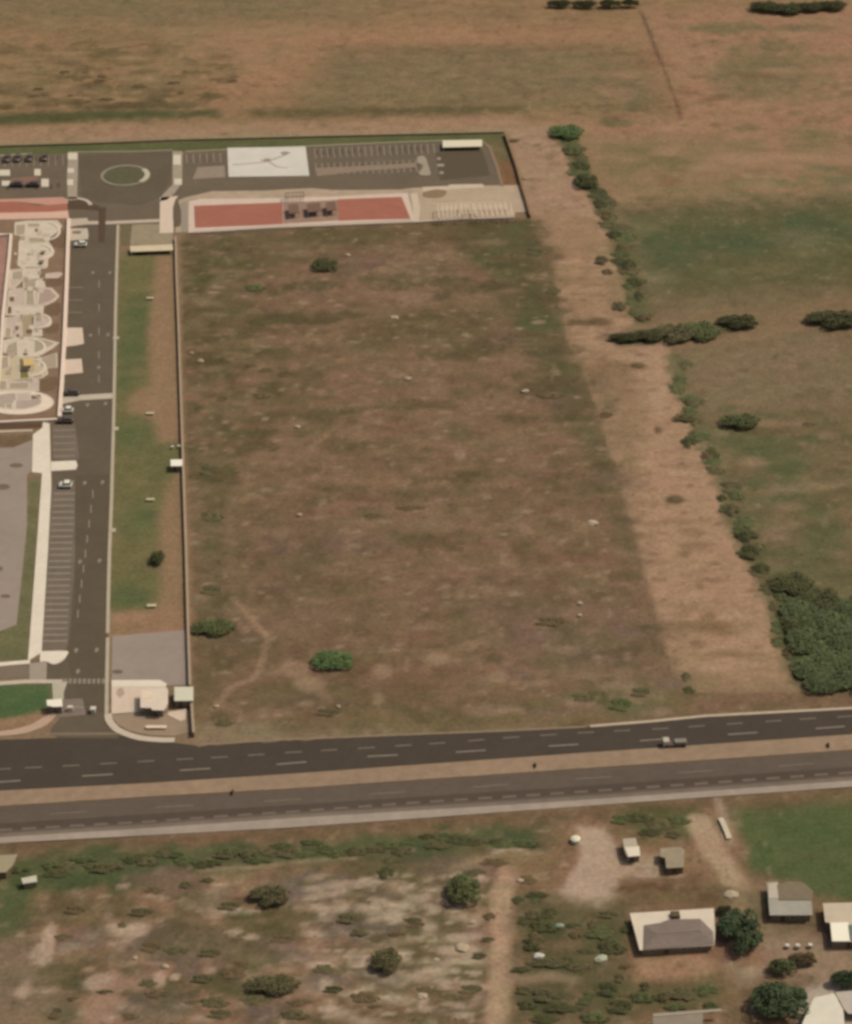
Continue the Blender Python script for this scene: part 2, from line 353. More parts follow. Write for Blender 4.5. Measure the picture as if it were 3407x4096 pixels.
trace(arc_px([(1025, 2705), (1100, 2690), (1200, 2685), (1250, 2740), (1310, 2800)]), 1.8, (138, 111, 85), .7, .8, .9)
trace(arc_px([(935, 2395), (930, 2300), (920, 2200), (915, 2050), (940, 1950)]), 1.4, (124, 100, 74), .6, .8, .8)
trace(arc_px([(770, 2985), (1000, 2965), (1300, 2952), (1700, 2940), (2150, 2920)]), 3.0, ((134, 112, 86), (122, 104, 78)), .75, 1.4, 1.6)
paint([(770, 2905), (1050, 2890), (1150, 2960), (780, 2985)], (130, 110, 84), 2, 2, .8)
# -- inside the compound
SITE = [(-400, 600), (0, 582), (700, 562), (1300, 545), (2015, 530), (2085, 740), (2110, 860), (1640, 890), (740, 932), (720, 950), (740, 1700), (765, 2500), (775, 2985), (-400, 3050)]
paint(SITE, ((122, 100, 76), (132, 108, 82)), .5, .2, 1, rough=0)
paint([(-400, 600), (0, 585), (700, 565), (1300, 548), (2010, 533), (2040, 610), (1960, 575), (1500, 570), (700, 607), (0, 622), (-400, 630)], ((86, 88, 54), (94, 92, 58)), .5, .2, 1)
paint([(2040, 640), (2084, 742), (2010, 742), (1975, 620)], (122, 88, 60), 1.5, .5, 1)
paint([(1935, 565), (2020, 545), (2045, 640), (1985, 650)], (108, 94, 62), 2, 1, .8)
LAWN = [(478, 1010), (700, 1010), (712, 1300), (730, 1700), (745, 2200), (752, 2540), (432, 2520), (440, 2300), (450, 2000), (460, 1500)]
paint(LAWN, ((104, 98, 62), (112, 100, 66)), .6, .3, 1)
for a in [(560, 1260, 70, 70), (530, 1400, 60, 60), (520, 1750, 80, 60), (560, 2080, 70, 70), (520, 2380, 80, 60), (500, 1520, 30, 40)]: blob(*a, ((84, 92, 56), (92, 94, 58)), .85, .8, .6)
DIRT = [(625, 1020), (700, 1020), (712, 1300), (730, 1700), (740, 1760), (640, 1770), (610, 1680), (520, 1640), (530, 1580), (600, 1540), (590, 1330), (610, 1200)]
paint(DIRT, ((146, 114, 86), (138, 110, 80)), 1.6, 1.4, .95)
paint([(690, 1900), (735, 1880), (748, 2200), (756, 2540), (600, 2540), (640, 2350), (650, 2230), (630, 2080)], ((146, 114, 84), (136, 108, 80)), 2.0, 1.6, .9)
paint([(430, 2450), (600, 2440), (690, 2420), (755, 2450), (755, 2545), (430, 2545)], ((158, 120, 94), (136, 106, 76)), 1.8, 1.4, .9)
blob(640, 1860, 60, 60, (98, 94, 60), .7, .8)
# left grey yard margins, lawns
paint([(118, 1925), (165, 1925), (145, 2200), (112, 2640), (-300, 2650), (-300, 2560), (60, 2500), (90, 2250), (100, 2050)], ((98, 98, 64), (110, 102, 70)), 1.2, .8, 1)
paint([(-300, 1745), (130, 1735), (130, 1790), (60, 1830), (-300, 1800)], ((118, 92, 68), (106, 86, 62)), 1, 1, .9)
paint([(-300, 2745), (205, 2735), (205, 2830), (120, 2880), (-100, 2930), (-300, 2940)], ((74, 92, 55), (84, 94, 58)), .8, .5, 1)
paint([(110, 2860), (220, 2825), (240, 2850), (130, 2900), (-100, 2925), (-100, 2900)], ((148, 116, 88), (134, 104, 78)), 1.2, .8, .95)
# -- south of the highway
SOUTH = [(-400, 3370), (598, 3343), (1200, 3312), (2300, 3229), (3407, 3149), (3900, 3110), (3900, 4700), (-400, 4700)]
paint(SOUTH, ((126, 97, 72), (134, 103, 77)), .8, .6, 1, rough=.8)
_in = sdf(wpoly(SOUTH), X, Y) < 0
t = np.clip(1.6 * n_mid + 1.0 * n_small - .12, 0, 1) * _in * .7; C = C * (1 - t[:, None]) + lin((98, 84, 56)) * t[:, None]
t = np.clip(-1.8 * n_mid + 1.2 * n_fine - .35, 0, 1) * _in * .7; C = C * (1 - t[:, None]) + lin((138, 112, 86)) * t[:, None]
trace([(-300, 3400), (600, 3365), (1200, 3335), (2300, 3252), (3407, 3175)], 4.0, ((110, 84, 60), (98, 80, 56)), .8, 1.6, 1.5)
paint([(-100, 3440), (300, 3400), (900, 3395), (1500, 3350), (2180, 3300), (2180, 3400), (1800, 3450), (1500, 3470), (1150, 3465), (800, 3505), (500, 3570), (150, 3570)], ((74, 80, 48), (86, 84, 53)), 3, 5, 1)
for p in ([(800, 3640), (900, 3640), (1010, 3680), (1080, 3690)], [(1180, 3660), (1230, 3615), (1320, 3605), (1335, 3640), (1330, 3680)], [(1080, 3780), (1130, 3760), (1140, 3800), (1180, 3790)], [(1640, 3590), (1720, 3580), (1790, 3590)], [(1500, 3640), (1560, 3630), (1600, 3640)], [(300, 4060), (430, 4000), (450, 3900)], [(1650, 3930), (1740, 3920), (1750, 3890)], [(560, 3740), (480, 3800), (440, 3850)]):
    trace(arc_px(p), 1.6, ((158, 130, 104), (146, 120, 94)), .8, .6, 1.0)
for a in [(1560, 3480, 60, 60), (700, 3440, 200, 50), (300, 3500, 160, 40), (560, 3470, 120, 40), (1200, 3410, 160, 36), (1440, 3400, 120, 30), (880, 3420, 200, 40), (330, 3450, 150, 45), (1620, 3390, 150, 40), (2050, 3360, 120, 36)]: blob(*a, ((72, 80, 50), (86, 84, 54)), .85, .7, .9)
paint([(2420, 3230), (2790, 3225), (2790, 3330), (2640, 3370), (2480, 3330)], ((82, 82, 48), (94, 84, 54)), 3, 5, .85)
paint([(2925, 3235), (3407, 3190), (3900, 3160), (3900, 3600), (3407, 3610), (3280, 3600), (3180, 3540), (3000, 3500), (2970, 3350)], ((78, 88, 50), (86, 90, 54)), 2, 2, 1, rough=.4)
paint([(2870, 3190), (3500, 3140), (3500, 3200), (2900, 3240)], ((112, 90, 64), (104, 86, 58)), 3, 3, .7)
paint([(-200, 3540), (140, 3530), (150, 3650), (60, 3760), (-200, 3780)], ((74, 84, 50), (84, 84, 54)), 2.5, 2, .95)
paint([(-200, 3770), (150, 3740), (260, 3900), (300, 4096), (-200, 4096)], ((112, 98, 76), (124, 104, 82)), 5, 5, .75)
trace(arc_px([(800, 3480), (1000, 3470), (1150, 3455), (1300, 3440), (1420, 3440)]), 1.0, (146, 126, 96), .8, .5, .6)
paint([(700, 3560), (1500, 3460), (1560, 3560), (1250, 3640), (1000, 3760), (600, 3740)], ((124, 98, 74), (134, 106, 80)), 8, 8, .4)
paint([(1250, 3480), (1850, 3500), (1950, 3700), (1750, 4000), (1300, 3850)], ((122, 103, 78), (110, 93, 68)), 8, 9, .45)
scatter([(600, 3560), (1900, 3470), (1900, 4096), (300, 4096)], 230, .5, 1.7, [(160, 134, 108), (150, 122, 96), (164, 140, 114), (92, 78, 50), (86, 80, 50), (84, 72, 46), (112, 86, 62), (88, 84, 52)], .8, 1.4, 30)
scatter([(100, 3560), (1950, 3480), (1960, 4096), (50, 4096)], 260, .3, .9, [(166, 140, 112), (154, 128, 102), (176, 152, 126)], .8, 1.4, 36)
scatter([(2080, 3300), (3400, 3660), (3407, 4096), (2080, 4096)], 120, .3, 1.0, [(160, 134, 108), (168, 144, 118), (150, 122, 96)], .7, 1.4, 37)
scatter([(200, 3520), (1950, 3480), (1960, 4096), (200, 4096)], 80, 1.5, 4.5, [(88, 82, 52), (92, 80, 54), (84, 76, 48), (118, 94, 76), (108, 92, 80)], .7, 1.2, 34)
scatter([(1200, 3500), (1950, 3500), (1930, 4096), (1300, 4096)], 280, .35, 1.1, [(172, 150, 122), (160, 138, 112), (180, 154, 128), (90, 80, 52)], .8, 1.6, 31)
for a in [(520, 3730, 70, 26), (560, 3712, 44, 20), (190, 3770, 26, 70), (170, 3820, 40, 40), (940, 3730, 40, 16), (1000, 3750, 40, 10), (1860, 3800, 55, 22), (400, 3930, 50, 30), (700, 3910, 22, 14), (640, 3920, 30, 34), (90, 3970, 30, 30)]: blob(*a, (172, 146, 120), .8, .35, .8)
trace(arc_px([(350, 4150), (370, 4040), (410, 3980), (480, 3940), (560, 3945)]), 2.4, (148, 118, 92), .8, .8, 1)
trace(arc_px([(2100, 3440), (2030, 3420), (1960, 3430), (1880, 3450), (1800, 3480)]), 1.6, (140, 116, 86), .8, .7, .7)
trace(arc_px([(2040, 3480), (2020, 3540), (2005, 3600), (2010, 3700), (2000, 3800), (2010, 3900), (1995, 4000), (1985, 4150)]), 4.2, ((168, 138, 108), (158, 128, 100)), 1, .6, .8)
trace(arc_px([(1975, 3410), (2060, 3400), (2110, 3415)]), 1.0, (168, 148, 120), .8, .4, .4)
paint([(2000, 3430), (2230, 3400), (2230, 3490), (2060, 3520)], ((130, 104, 74), (118, 94, 66)), 2, 2, .7)
paint([(2310, 3310), (2420, 3310), (2470, 3400), (2480, 3560), (2430, 3640), (2300, 3640), (2230, 3570), (2270, 3520), (2320, 3440)], ((176, 149, 124), (166, 140, 115)), .9, 1.0, 1, rough=.1)
paint([(2470, 3440), (2640, 3420), (2650, 3500), (2540, 3520), (2470, 3510)], (162, 136, 110), 1.5, 1.2, 1)
paint([(2450, 3520), (2800, 3500), (2950, 3560), (2920, 3640), (2480, 3640)], ((112, 86, 62), (98, 82, 54)), 3, 3, .8)
trace(arc_px([(2790, 3290), (2830, 3350), (2870, 3430), (2930, 3520), (2960, 3560)]), 4.6, ((168, 142, 112), (156, 126, 100)), 1, .7, .9)
for a in [(2470, 3470, 60, 40), (2600, 3500, 60, 14), (3240, 3880, 60, 30), (3330, 3800, 60, 20), (3000, 3890, 40, 20), (2700, 3500, 30, 12)]: blob(*a, (168, 142, 114), .8, .4, .8)
for a in [(2500, 3560, 40, 14), (2580, 3545, 50, 10), (2660, 3560, 40, 14), (2760, 3555, 50, 12), (2840, 3590, 40, 16), (2900, 3560, 30, 14)]: blob(*a, (96, 70, 48), .8, .4, .8)
trace(arc_px([(2870, 3200), (2895, 3280), (2915, 3350), (2925, 3380)]), 1.4, (158, 136, 108), .7, .5)
paint([(2060, 3560), (2260, 3580), (2510, 3640), (2510, 3830), (2520, 4096), (2060, 4096)], ((86, 80, 52), (98, 84, 58)), 3, 4, .9)
for a in [(2180, 3720, 80, 50), (2420, 3760, 70, 70), (2240, 3860, 100, 40), (2170, 4000, 90, 60), (2450, 3990, 90, 60), (2560, 3990, 90, 40)]: blob(*a, ((72, 74, 45), (84, 80, 50)), .85, .7, .9)
trace(arc_px([(2040, 3910), (2130, 3915), (2200, 3905), (2300, 3925)]), 2.2, (146, 120, 94), .75, .8, .8)
for a in [(2250, 3780, 60, 22), (2330, 3970, 40, 40), (2150, 3770, 30, 20)]: blob(*a, (116, 92, 68), .7, .6, .8)
paint([(2530, 3825), (2800, 3800), (2870, 3880), (2790, 3925), (2530, 3930)], ((154, 118, 90), (144, 114, 84)), 1.6, 1.6, 1)
paint([(2530, 3930), (2880, 3900), (2940, 4000), (2800, 4060), (2530, 4060)], ((86, 80, 48), (100, 88, 58)), 2.5, 3, .9)
paint([(2880, 3560), (3090, 3540), (3290, 3660), (3290, 3780), (3100, 3790), (3050, 3680)], ((120, 100, 74), (112, 94, 70)), 3, 3, .9)
paint([(3060, 3770), (3407, 3740), (3600, 3740), (3600, 3960), (3240, 3970), (3150, 3900)], ((148, 124, 100), (140, 114, 90)), 3, 2.5, .9)
paint([(2920, 3870), (3060, 3860), (3080, 3910), (2960, 3960)], ((148, 128, 102), (136, 114, 88)), 2, 1.6, .9)
paint([(3200, 3960), (3330, 3920), (3600, 3900), (3600, 4200), (3180, 4200)], ((178, 160, 138), (168, 150, 128)), 1.5, 1.2, 1, rough=.1)

# fine mottling everywhere, then build the sheet
far = (np.abs(X) > 175) | (Y < -195) | (Y > 350)
rough_land = np.clip(R * 1.6, 0, 1)
n_row = fbm(X / 4.5, Y / 2.6, 3, 71); n_hue = fbm(X / 7, Y / 5, 4, 83); n_spk = fbm(X / 2.0, Y / 2.6, 3, 91)
C *= (1 + 0.10 * n_fine + 0.09 * n_small + 0.06 * n_streak + rough_land * (0.09 * n_row + 0.07 * n_spk + .03 * n_fine))[:, None]
C *= 1 + (rough_land * n_hue)[:, None] * np.array([-.06, .05, -.05])
t = np.clip(2.2 * n_spk - .75, 0, 1) * rough_land * .55; C = C * (1 - t[:, None]) + lin((150, 124, 98)) * t[:, None]
t = np.clip(-2.2 * n_spk - .80 + .8 * n_mid, 0, 1) * rough_land * .55; C = C * (1 - t[:, None]) + lin((84, 74, 48)) * t[:, None]
Z = R * (0.28 * fbm(X / 14, Y / 14, 3, 51) + 0.16 * n_small + 0.05 * n_fine)
def build_ground():
    ny, nx = shp
    idx = np.arange(nx * ny).reshape(ny, nx)
    q = np.stack([idx[:-1, :-1], idx[:-1, 1:], idx[1:, 1:], idx[1:, :-1]], -1).reshape(-1, 4)
    me = bpy.data.meshes.new('ground')
    me.vertices.add(nx * ny); me.vertices.foreach_set('co', np.stack([X, Y, Z], -1).astype(np.float32).ravel())
    me.loops.add(q.size); me.loops.foreach_set('vertex_index', q.astype(np.int32).ravel())
    me.polygons.add(len(q)); me.polygons.foreach_set('loop_start', (np.arange(len(q)) * 4).astype(np.int32))
    me.polygons.foreach_set('loop_total', np.full(len(q), 4, np.int32))
    me.polygons.foreach_set('use_smooth', np.ones(len(q), bool))
    me.update(calc_edges=True)
    at = me.color_attributes.new('soil', 'FLOAT_COLOR', 'POINT')
    A = np.ones((X.size, 4), np.float32); A[:, :3] = np.clip(C / K, 0.004, .88)
    at.data.foreach_set('color', A.ravel())
    me.validate()
    return struct(link('ground', me, mat('soil_and_grass', None, .95, .18, 1.1, .35, 'soil', .1, big=(.25, .06))))
build_ground()

# ------------------------------------------------------------------ paved surfaces
ASPH = mat('site_asphalt', (100, 86, 69), .9, .07, .9, .05, big=(.12, .08))
HWY = mat('highway_asphalt', (76, 65, 54), .88, .07, .7, .05, big=(.1, .07))
HWY2 = mat('worn_asphalt', (98, 84, 71), .9, .07, .6, .05, big=(.1, .06))
LANE2 = mat('dark_lane_asphalt', (85, 71, 59), .9, .07, .6, big=(.1, .06))
PALE = mat('pale_concrete', (220, 203, 178), .85, .05, .8, big=(.15, .05))
PALE2 = mat('dull_concrete', (190, 172, 148), .88, .08, .8, big=(.15, .06))
PINK = mat('pink_paving', (208, 183, 158), .88, .05, .8)
WALK = mat('dusty_pavement', (158, 140, 122), .9, .08, .5, big=(.1, .08))
KERB = mat('kerb_concrete', (178, 162, 136), .88, .08, .8)
MARK = mat('road_paint', (132, 118, 101), .8, .14, 1.2)
MARK2 = mat('worn_road_paint', (116, 102, 86), .85, .14, 1.2)
MARKS = mat('site_road_paint', (140, 126, 108), .85, .1, 1.2)
GREY = mat('grey_yard_surface', (151, 133, 117), .92, .05, .5, big=(.08, .06))
RED = mat('red_court_paint', (160, 101, 81), .85, .05, .5, big=(.1, .06))
RED2 = mat('pink_court_paint', (190, 140, 118), .85, .05, .5)
BEIGE = mat('beige_paving', (176, 152, 125), .9, .07, .6, big=(.12, .07))
EARTHM = mat('median_earth', (148, 122, 97), .95, .12, .5, .3, big=(.08, .07))
BROWN = mat('brown_earth', (134, 107, 84), .95, .12, .6, .2, big=(.2, .08))
STONE = mat('grey_beige_paving', (166, 146, 124), .9, .08, .8)

UP_TOP = [(-500, 2985), (0, 2960), (300, 2950), (467, 2941), (600, 2960), (700, 2972), (790, 2984), (1100, 2964), (1581, 2944), (2000, 2928), (2300, 2913), (2393, 2907), (2822, 2868), (3407, 2838), (3900, 2812)]
UP_BOT = [(-500, 3194), (0, 3164), (598, 3133), (1150, 3097), (2250, 3018), (3407, 2938), (3900, 2905)]
LO_TOP = [(-500, 3262), (0, 3229), (598, 3191), (1150, 3160), (2250, 3084), (3407, 3004), (3900, 2970)]
LO_BOT = [(-500, 3380), (0, 3352), (598, 3315), (1150, 3276), (1750, 3240), (2300, 3205), (3407, 3125), (3900, 3090)]
SW_BOT = [(-500, 3410), (0, 3376), (598, 3344), (1150, 3314), (1750, 3271), (2300, 3230), (3407, 3150), (3900, 3113)]
sheet('highway', UP_TOP + UP_BOT[::-1], .03, HWY)
sheet('highway', LO_TOP + LO_BOT[::-1], .03, HWY2)
sheet('median_strip', [(x, y + 2) for x, y in UP_BOT] + [(x, y - 2) for x, y in LO_TOP][::-1], .14, EARTHM)
sheet('highway_lane', [(x, .42 * y + .58 * interp(LO_BOT, x) - 5) for x, y in LO_TOP] + [(x, y - 26) for x, y in LO_BOT][::-1], .045, LANE2)
sheet('highway_shoulder', [(x, y - 16) for x, y in LO_BOT] + [(x, y - 2) for x, y in LO_BOT][::-1], .05, mat('dusty_shoulder', (118, 103, 88), .9, .1, .5, big=(.1, .08)))
sheet('sidewalk', LO_BOT + SW_BOT[::-1], .15, WALK)
# kerb along the north side of the highway, in paler concrete at its east end
strip('kerb', [(2360, 2907), (2460, 2899), (2600, 2888), (2822, 2866), (3100, 2851), (3407, 2835), (3800, 2815)], .75, .14, mat('pale_kerb', (186, 164, 138), .88, .08, .8))
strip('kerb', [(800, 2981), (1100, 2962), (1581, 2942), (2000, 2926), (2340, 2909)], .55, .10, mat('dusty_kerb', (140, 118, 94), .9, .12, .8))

def dashes(name, line, xs, length, w, m, z):
    bm = bmesh.new()
    for x in xs:
        a = Vector(G(x, interp(line, x))[:2]); b = Vector(G(x + 60, interp(line, x + 60))[:2])
        d = (b - a).normalized(); p, q = a - d * length / 2, a + d * length / 2
        add_ribbon(bm, [p, q], w, 0.02, z)
    return struct(bm_obj(name, bm, m))
L1 = [(-200, 3143), (20, 3128), (390, 3102), (780, 3079), (1165, 3054), (1530, 3024), (1883, 3006), (2253, 2982), (2618, 2960), (2970, 2935), (3320, 2911), (3600, 2890)]
dashes('lane_markings', L1, [20, 390, 780, 1165, 1530, 1883, 2253, 2618, 2970, 3320], 6.0, .42, MARK, .042)
L2 = [(0, 3078), (316, 3062), (620, 3044), (918, 3028), (1174, 3010), (1480, 2992), (1770, 2973), (2080, 2948), (2345, 2931), (2640, 2916), (2930, 2896), (3230, 2876), (3500, 2860)]
dashes('shoulder_markings', L2, [10, 134, 285, 434, 584, 740, 878, 1025, 1174, 1316, 1465, 1613, 1748, 1905, 2044, 2194, 2343, 2488, 2640, 2785, 2937, 3093, 3230, 3380], 3.3, .42, MARK2, .042)
L3 = [(-100, 3275), (275, 3253), (700, 3227), (1130, 3202), (1548, 3174), (1962, 3145), (2372, 3113), (2780, 3088), (3184, 3061), (3600, 3032)]
dashes('lane_markings', L3, [-150, 275, 700, 1130, 1548, 1962, 2372, 2780, 3184], 7.2, .42, MARK2, .055)
L4 = [(0, 3322), (290, 3305), (600, 3288), (900, 3266), (1150, 3250), (1622, 3215), (2096, 3184), (2304, 3170), (2787, 3137), (3340, 3096), (3600, 3078)]
dashes('shoulder_markings', L4, list(range(20, 3420, 96)), 2.7, .6, mat('shoulder_paint', (116, 101, 86), .9, .12, 1.2), .055)

# compound road, car park and plaza
sheet('parking_plaza', [(-300, 632), (0, 622), (275, 612), (700, 603), (740, 612), (1240, 588), (1550, 572), (1930, 566), (1958, 592), (2008, 748), (1640, 768), (1400, 770), (1100, 780), (760, 800), (720, 930), (640, 925), (480, 895), (265, 890), (265, 866), (-300, 880)], .03, mat('plaza_asphalt', (108, 93, 75), .9, .07, .8, .05, big=(.1, .08)))
sheet('site_road', [(268, 880), (640, 880), (640, 905), (478, 905), (470, 1060), (461, 1400), (455, 1700), (446, 2000), (437, 2200), (431, 2520), (427, 2860), (440, 2905), (480, 2945), (470, 2955), (230, 2952), (200, 2925), (240, 2870), (265, 2725), (120, 2725), (120, 2655), (160, 2640), (190, 2200), (210, 1950), (205, 1700), (240, 1680), (252, 1400)], .036, ASPH)
sheet('worn_asphalt_patch', [(205, 1950), (345, 1900), (340, 2000), (300, 2250), (275, 2560), (262, 2606), (166, 2606), (192, 2200)], .045, mat('parking_asphalt', (115, 100, 84), .9, .07, .8, big=(.15, .07)))
sheet('worn_asphalt_patch', [(210, 1700), (300, 1690), (318, 1838), (212, 1838)], .045, _mats['parking_asphalt'])
sheet('darker_asphalt_or_shadow_patch', [(310, 618), (690, 607), (680, 720), (640, 790), (560, 820), (330, 800)], .045, mat('dark_plaza_asphalt', (100, 86, 68), .9, .07, .7, big=(.1, .07)))
sheet('darker_asphalt_or_shadow_patch', [(1740, 610), (1930, 602), (1960, 700), (1760, 720)], .045, mat('darkest_asphalt', (92, 79, 60), .9, .06, .8))
sheet('darker_asphalt_or_shadow_patch', [(300, 1900), (436, 1900), (432, 2500), (425, 2850), (330, 2850), (270, 2640), (300, 2400)], .05, mat('road_lane_asphalt', (94, 81, 64), .9, .06, .8, big=(.15, .06)))
sheet('darker_asphalt_or_shadow_patch', [(396, 832), (424, 828), (422, 900), (418, 966), (396, 968), (394, 900)], .095, mat('painted_shadow', (88, 70, 54), .9, .06, .8))  # cast shadow painted as a dark strip over road and crosswalk
sheet('darker_asphalt_or_shadow_patch', arc_px([(268, 805), (300, 795), (350, 808), (400, 826), (410, 842), (345, 838), (270, 836)]), .055, _mats['painted_shadow'])  # curved arm of the same painted cast shadow
sheet('grey_driveway', [(-300, 2670), (122, 2664), (122, 2712), (-300, 2722)], .04, mat('driveway_asphalt', (124, 107, 89), .9, .07, .6))
sheet('grey_driveway', [(-300, 1800), (55, 1790), (130, 1760), (130, 1880), (108, 1900), (108, 2100), (88, 2300), (66, 2500), (-300, 2640)], .05, GREY)
sheet('grey_driveway', [(448, 2545), (752, 2520), (758, 2740), (640, 2745), (600, 2722), (446, 2720)], .05, GREY)
sheet('crossing_pad', [(118, 2655), (188, 2645), (185, 2722), (118, 2722)], .07, mat('pad_concrete', (158, 142, 122), .9, .06, .6))
sheet('crossing_pad', [(225, 2800), (330, 2795), (345, 2860), (220, 2872)], .055, mat('worn_apron', (128, 111, 95), .9, .08, .5))

# kerbs and sidewalks inside the compound
sheet('sidewalk', [(198, 1695), (205, 1950), (192, 2200), (166, 2612), (112, 2645), (146, 2200), (168, 1895), (128, 1890), (132, 1740), (170, 1712), (172, 1690)], .15, PALE)
sheet('sidewalk', [(204, 1848), (304, 1844), (310, 1862), (304, 1880), (204, 1886)], .155, PALE)
sheet('sidewalk', arc_px([(160, 2608), (265, 2606), (268, 2622), (250, 2645), (215, 2660), (185, 2648), (160, 2650)], 3), .155, PALE)
strip('sidewalk', [(-300, 2668), (0, 2660), (60, 2654), (120, 2650)], 1.3, .15, PALE)
strip('sidewalk', [(-300, 2745), (0, 2736), (100, 2729), (250, 2728)], 1.3, .15, PALE2)
sheet('sidewalk', [(208, 2735), (270, 2728), (255, 2770), (255, 2800), (212, 2800)], .14, mat('greenish_concrete', (178, 166, 140), .88, .06, .8))
sheet('kerb', arc_px([(-200, 2938), (0, 2928), (110, 2905), (160, 2880), (225, 2845), (236, 2850), (190, 2898), (140, 2922), (60, 2942), (-200, 2962)], 3), .12, mat('pinkish_kerb', (180, 150, 124), .9, .08, .6))
strip('kerb', [(200, 2938), (470, 2936)], .8, .06, mat('gutter_concrete', (126, 108, 88), .9, .08, .8))
strip('kerb', [(472, 900), (467, 1060), (462, 1250), (458, 1500), (454, 1700), (446, 2000), (438, 2200), (433, 2400), (431, 2535)], .75, .15, KERB)
strip('kerb', [(431, 2553), (428, 2700), (426, 2858)], .75, .15, KERB)
strip('kerb', arc_px([(432, 2858), (438, 2885), (465, 2918), (510, 2940), (565, 2955), (640, 2962), (698, 2962)]), 1.5, .15, mat('bright_kerb', (194, 174, 150), .88, .06, .8))
sheet('crosswalk', [(256, 1583), (330, 1580), (454, 1573), (454, 1594), (320, 1602), (250, 1616)], .09, PALE2)
sheet('crosswalk', [(268, 876), (350, 872), (352, 884), (440, 884), (640, 876), (640, 888), (440, 897), (345, 898), (268, 908)], .09, mat('crosswalk_concrete', (186, 164, 142), .88, .07, .8))
bm = bmesh.new()
for k in range(9):
    x = 262 + k * 19; add_ribbon(bm, [G(x, 2716)[:2], G(x - 1, 2736)[:2]], .62, .03, .07)
struct(bm_obj('crosswalk_bars', bm, mat('crosswalk_paint', (140, 126, 108), .85, .1, 1)))
for pts, m in (([(268, 914), (350, 914), (354, 938), (352, 958), (268, 964)], PALE2), ([(266, 1312), (330, 1312), (336, 1376), (298, 1384), (262, 1388)], PINK), ([(258, 1440), (326, 1436), (332, 1492), (254, 1500)], PINK)):
    sheet('sidewalk', pts, .15, m)
sheet('planting_bed', [(290, 925), (325, 924), (322, 936), (290, 936)], .17, BROWN)
sheet('sidewalk', [(274, 607), (312, 607), (312, 640), (308, 800), (270, 803), (268, 700)], .15, mat('divider_concrete', (160, 144, 122), .9, .08, .6))
sheet('sidewalk', [(690, 604), (730, 606), (728, 730), (700, 770), (668, 800), (640, 806), (648, 782), (690, 740)], .15, mat('divider_concrete', None))
bm = bmesh.new()
for a in [(290, 626, 38, 26), (283, 683, 26, 18), (281, 730, 24, 24), (708, 640, 30, 40), (712, 728, 30, 24), (150, 690, 26, 26), (180, 732, 30, 32), (18, 692, 44, 24), (24, 734, 34, 20)]:
    x, y, w, h = a
    add_prism(bm, [G(x - w / 2, y - h / 2)[:2], G(x + w / 2, y - h / 2)[:2], G(x + w / 2, y + h / 2)[:2], G(x - w / 2, y + h / 2)[:2]], .0, .19)
struct(bm_obj('divider_slabs', bm, mat('white_slab', (206, 190, 164), .88, .05, .8)))
strip('kerb', [(-300, 636), (0, 622), (130, 614)], .9, .13, mat('lawn_kerb', (154, 144, 116), .9, .06, .8))
strip('kerb', [(310, 608), (560, 605), (690, 600)], .6, .13, mat('lawn_kerb', None))
strip('kerb', [(740, 606), (900, 598), (1240, 584), (1550, 570), (1760, 563), (1925, 562)], .7, .13, mat('lawn_kerb', None))
strip('kerb', [(1925, 562), (1958, 590), (1985, 660), (2008, 745)], .9, .13, mat('east_kerb', (138, 114, 90), .9, .06, .8))
bm = bmesh.new()
for y in (1352, 1715, 2122): add_box(bm, *G(464 if y < 1500 else (461 if y < 2000 else 449), y, .09), 1.5, 1.6, .2)
struct(bm_obj('drain_inlets', bm, KERB))

# painted arrows and stall lines
bm = bmesh.new()
for x, y in [(372, 1090), (440, 1090), (362, 1340), (432, 1338), (395, 1469), (350, 1619), (422, 1614), (339, 1932), (410, 1929), (320, 2247), (398, 2243), (305, 2602), (387, 2600), (312, 2686)]:
    sx, sy = scale_at(x, y); cx, cy, _ = G(x, y)
    add_prism(bm, [(cx - .25, cy - .9), (cx + .25, cy - .9), (cx + .25, cy - .1), (cx + .62, cy - .1), (cx, cy + .9), (cx - .62, cy - .1), (cx - .25, cy - .1)], .02, .062)
struct(bm_obj('road_arrows', bm, mat('arrow_paint', (142, 128, 108), .85, .1, 1)))
bm = bmesh.new()
def stall(p, q, w=.16): add_ribbon(bm, [G(*p)[:2], G(*q)[:2]], w, .02, .056)
for k in range(25):
    y = 1975 + k * 24.6; e = 300 - (y - 1975) * .055; s = 215 - (y - 1975) * .075
    stall((s, y), (e, y - 1), .5)
for k in range(5): stall((212, 1722 + k * 26), (300, 1720 + k * 26), .35)
for y in (1150, 1200, 1250): stall((262, y), (330, y - 1), .3)
for k in range(9): stall((372 - k * 7.5, 1960 + k * 60), (371 - k * 7.5, 1992 + k * 60), .25)
for k in range(5): stall((396 - k * .4, 1120 + k * 95), (396, 1150 + k * 95), .25)
for k in range(9): stall((20 + k * 29, 626 - k), (20 + k * 29, 668 - k), .22)
for k in range(20): stall((1258 + k * 25, 592 - k), (1263 + k * 25, 632 - k), .3)
for k in range(18): stall((1262 + k * 25, 652 - k * .8), (1268 + k * 25, 700 - k * .8), .3)
for k in range(6): stall((745 + k * 27, 616 - k), (748 + k * 27, 652 - k), .3)
struct(bm_obj('stall_lines', bm, mat('stall_paint', (146, 131, 112), .88, .12, 1)))
bm = bmesh.new(); bs = random.Random(9)
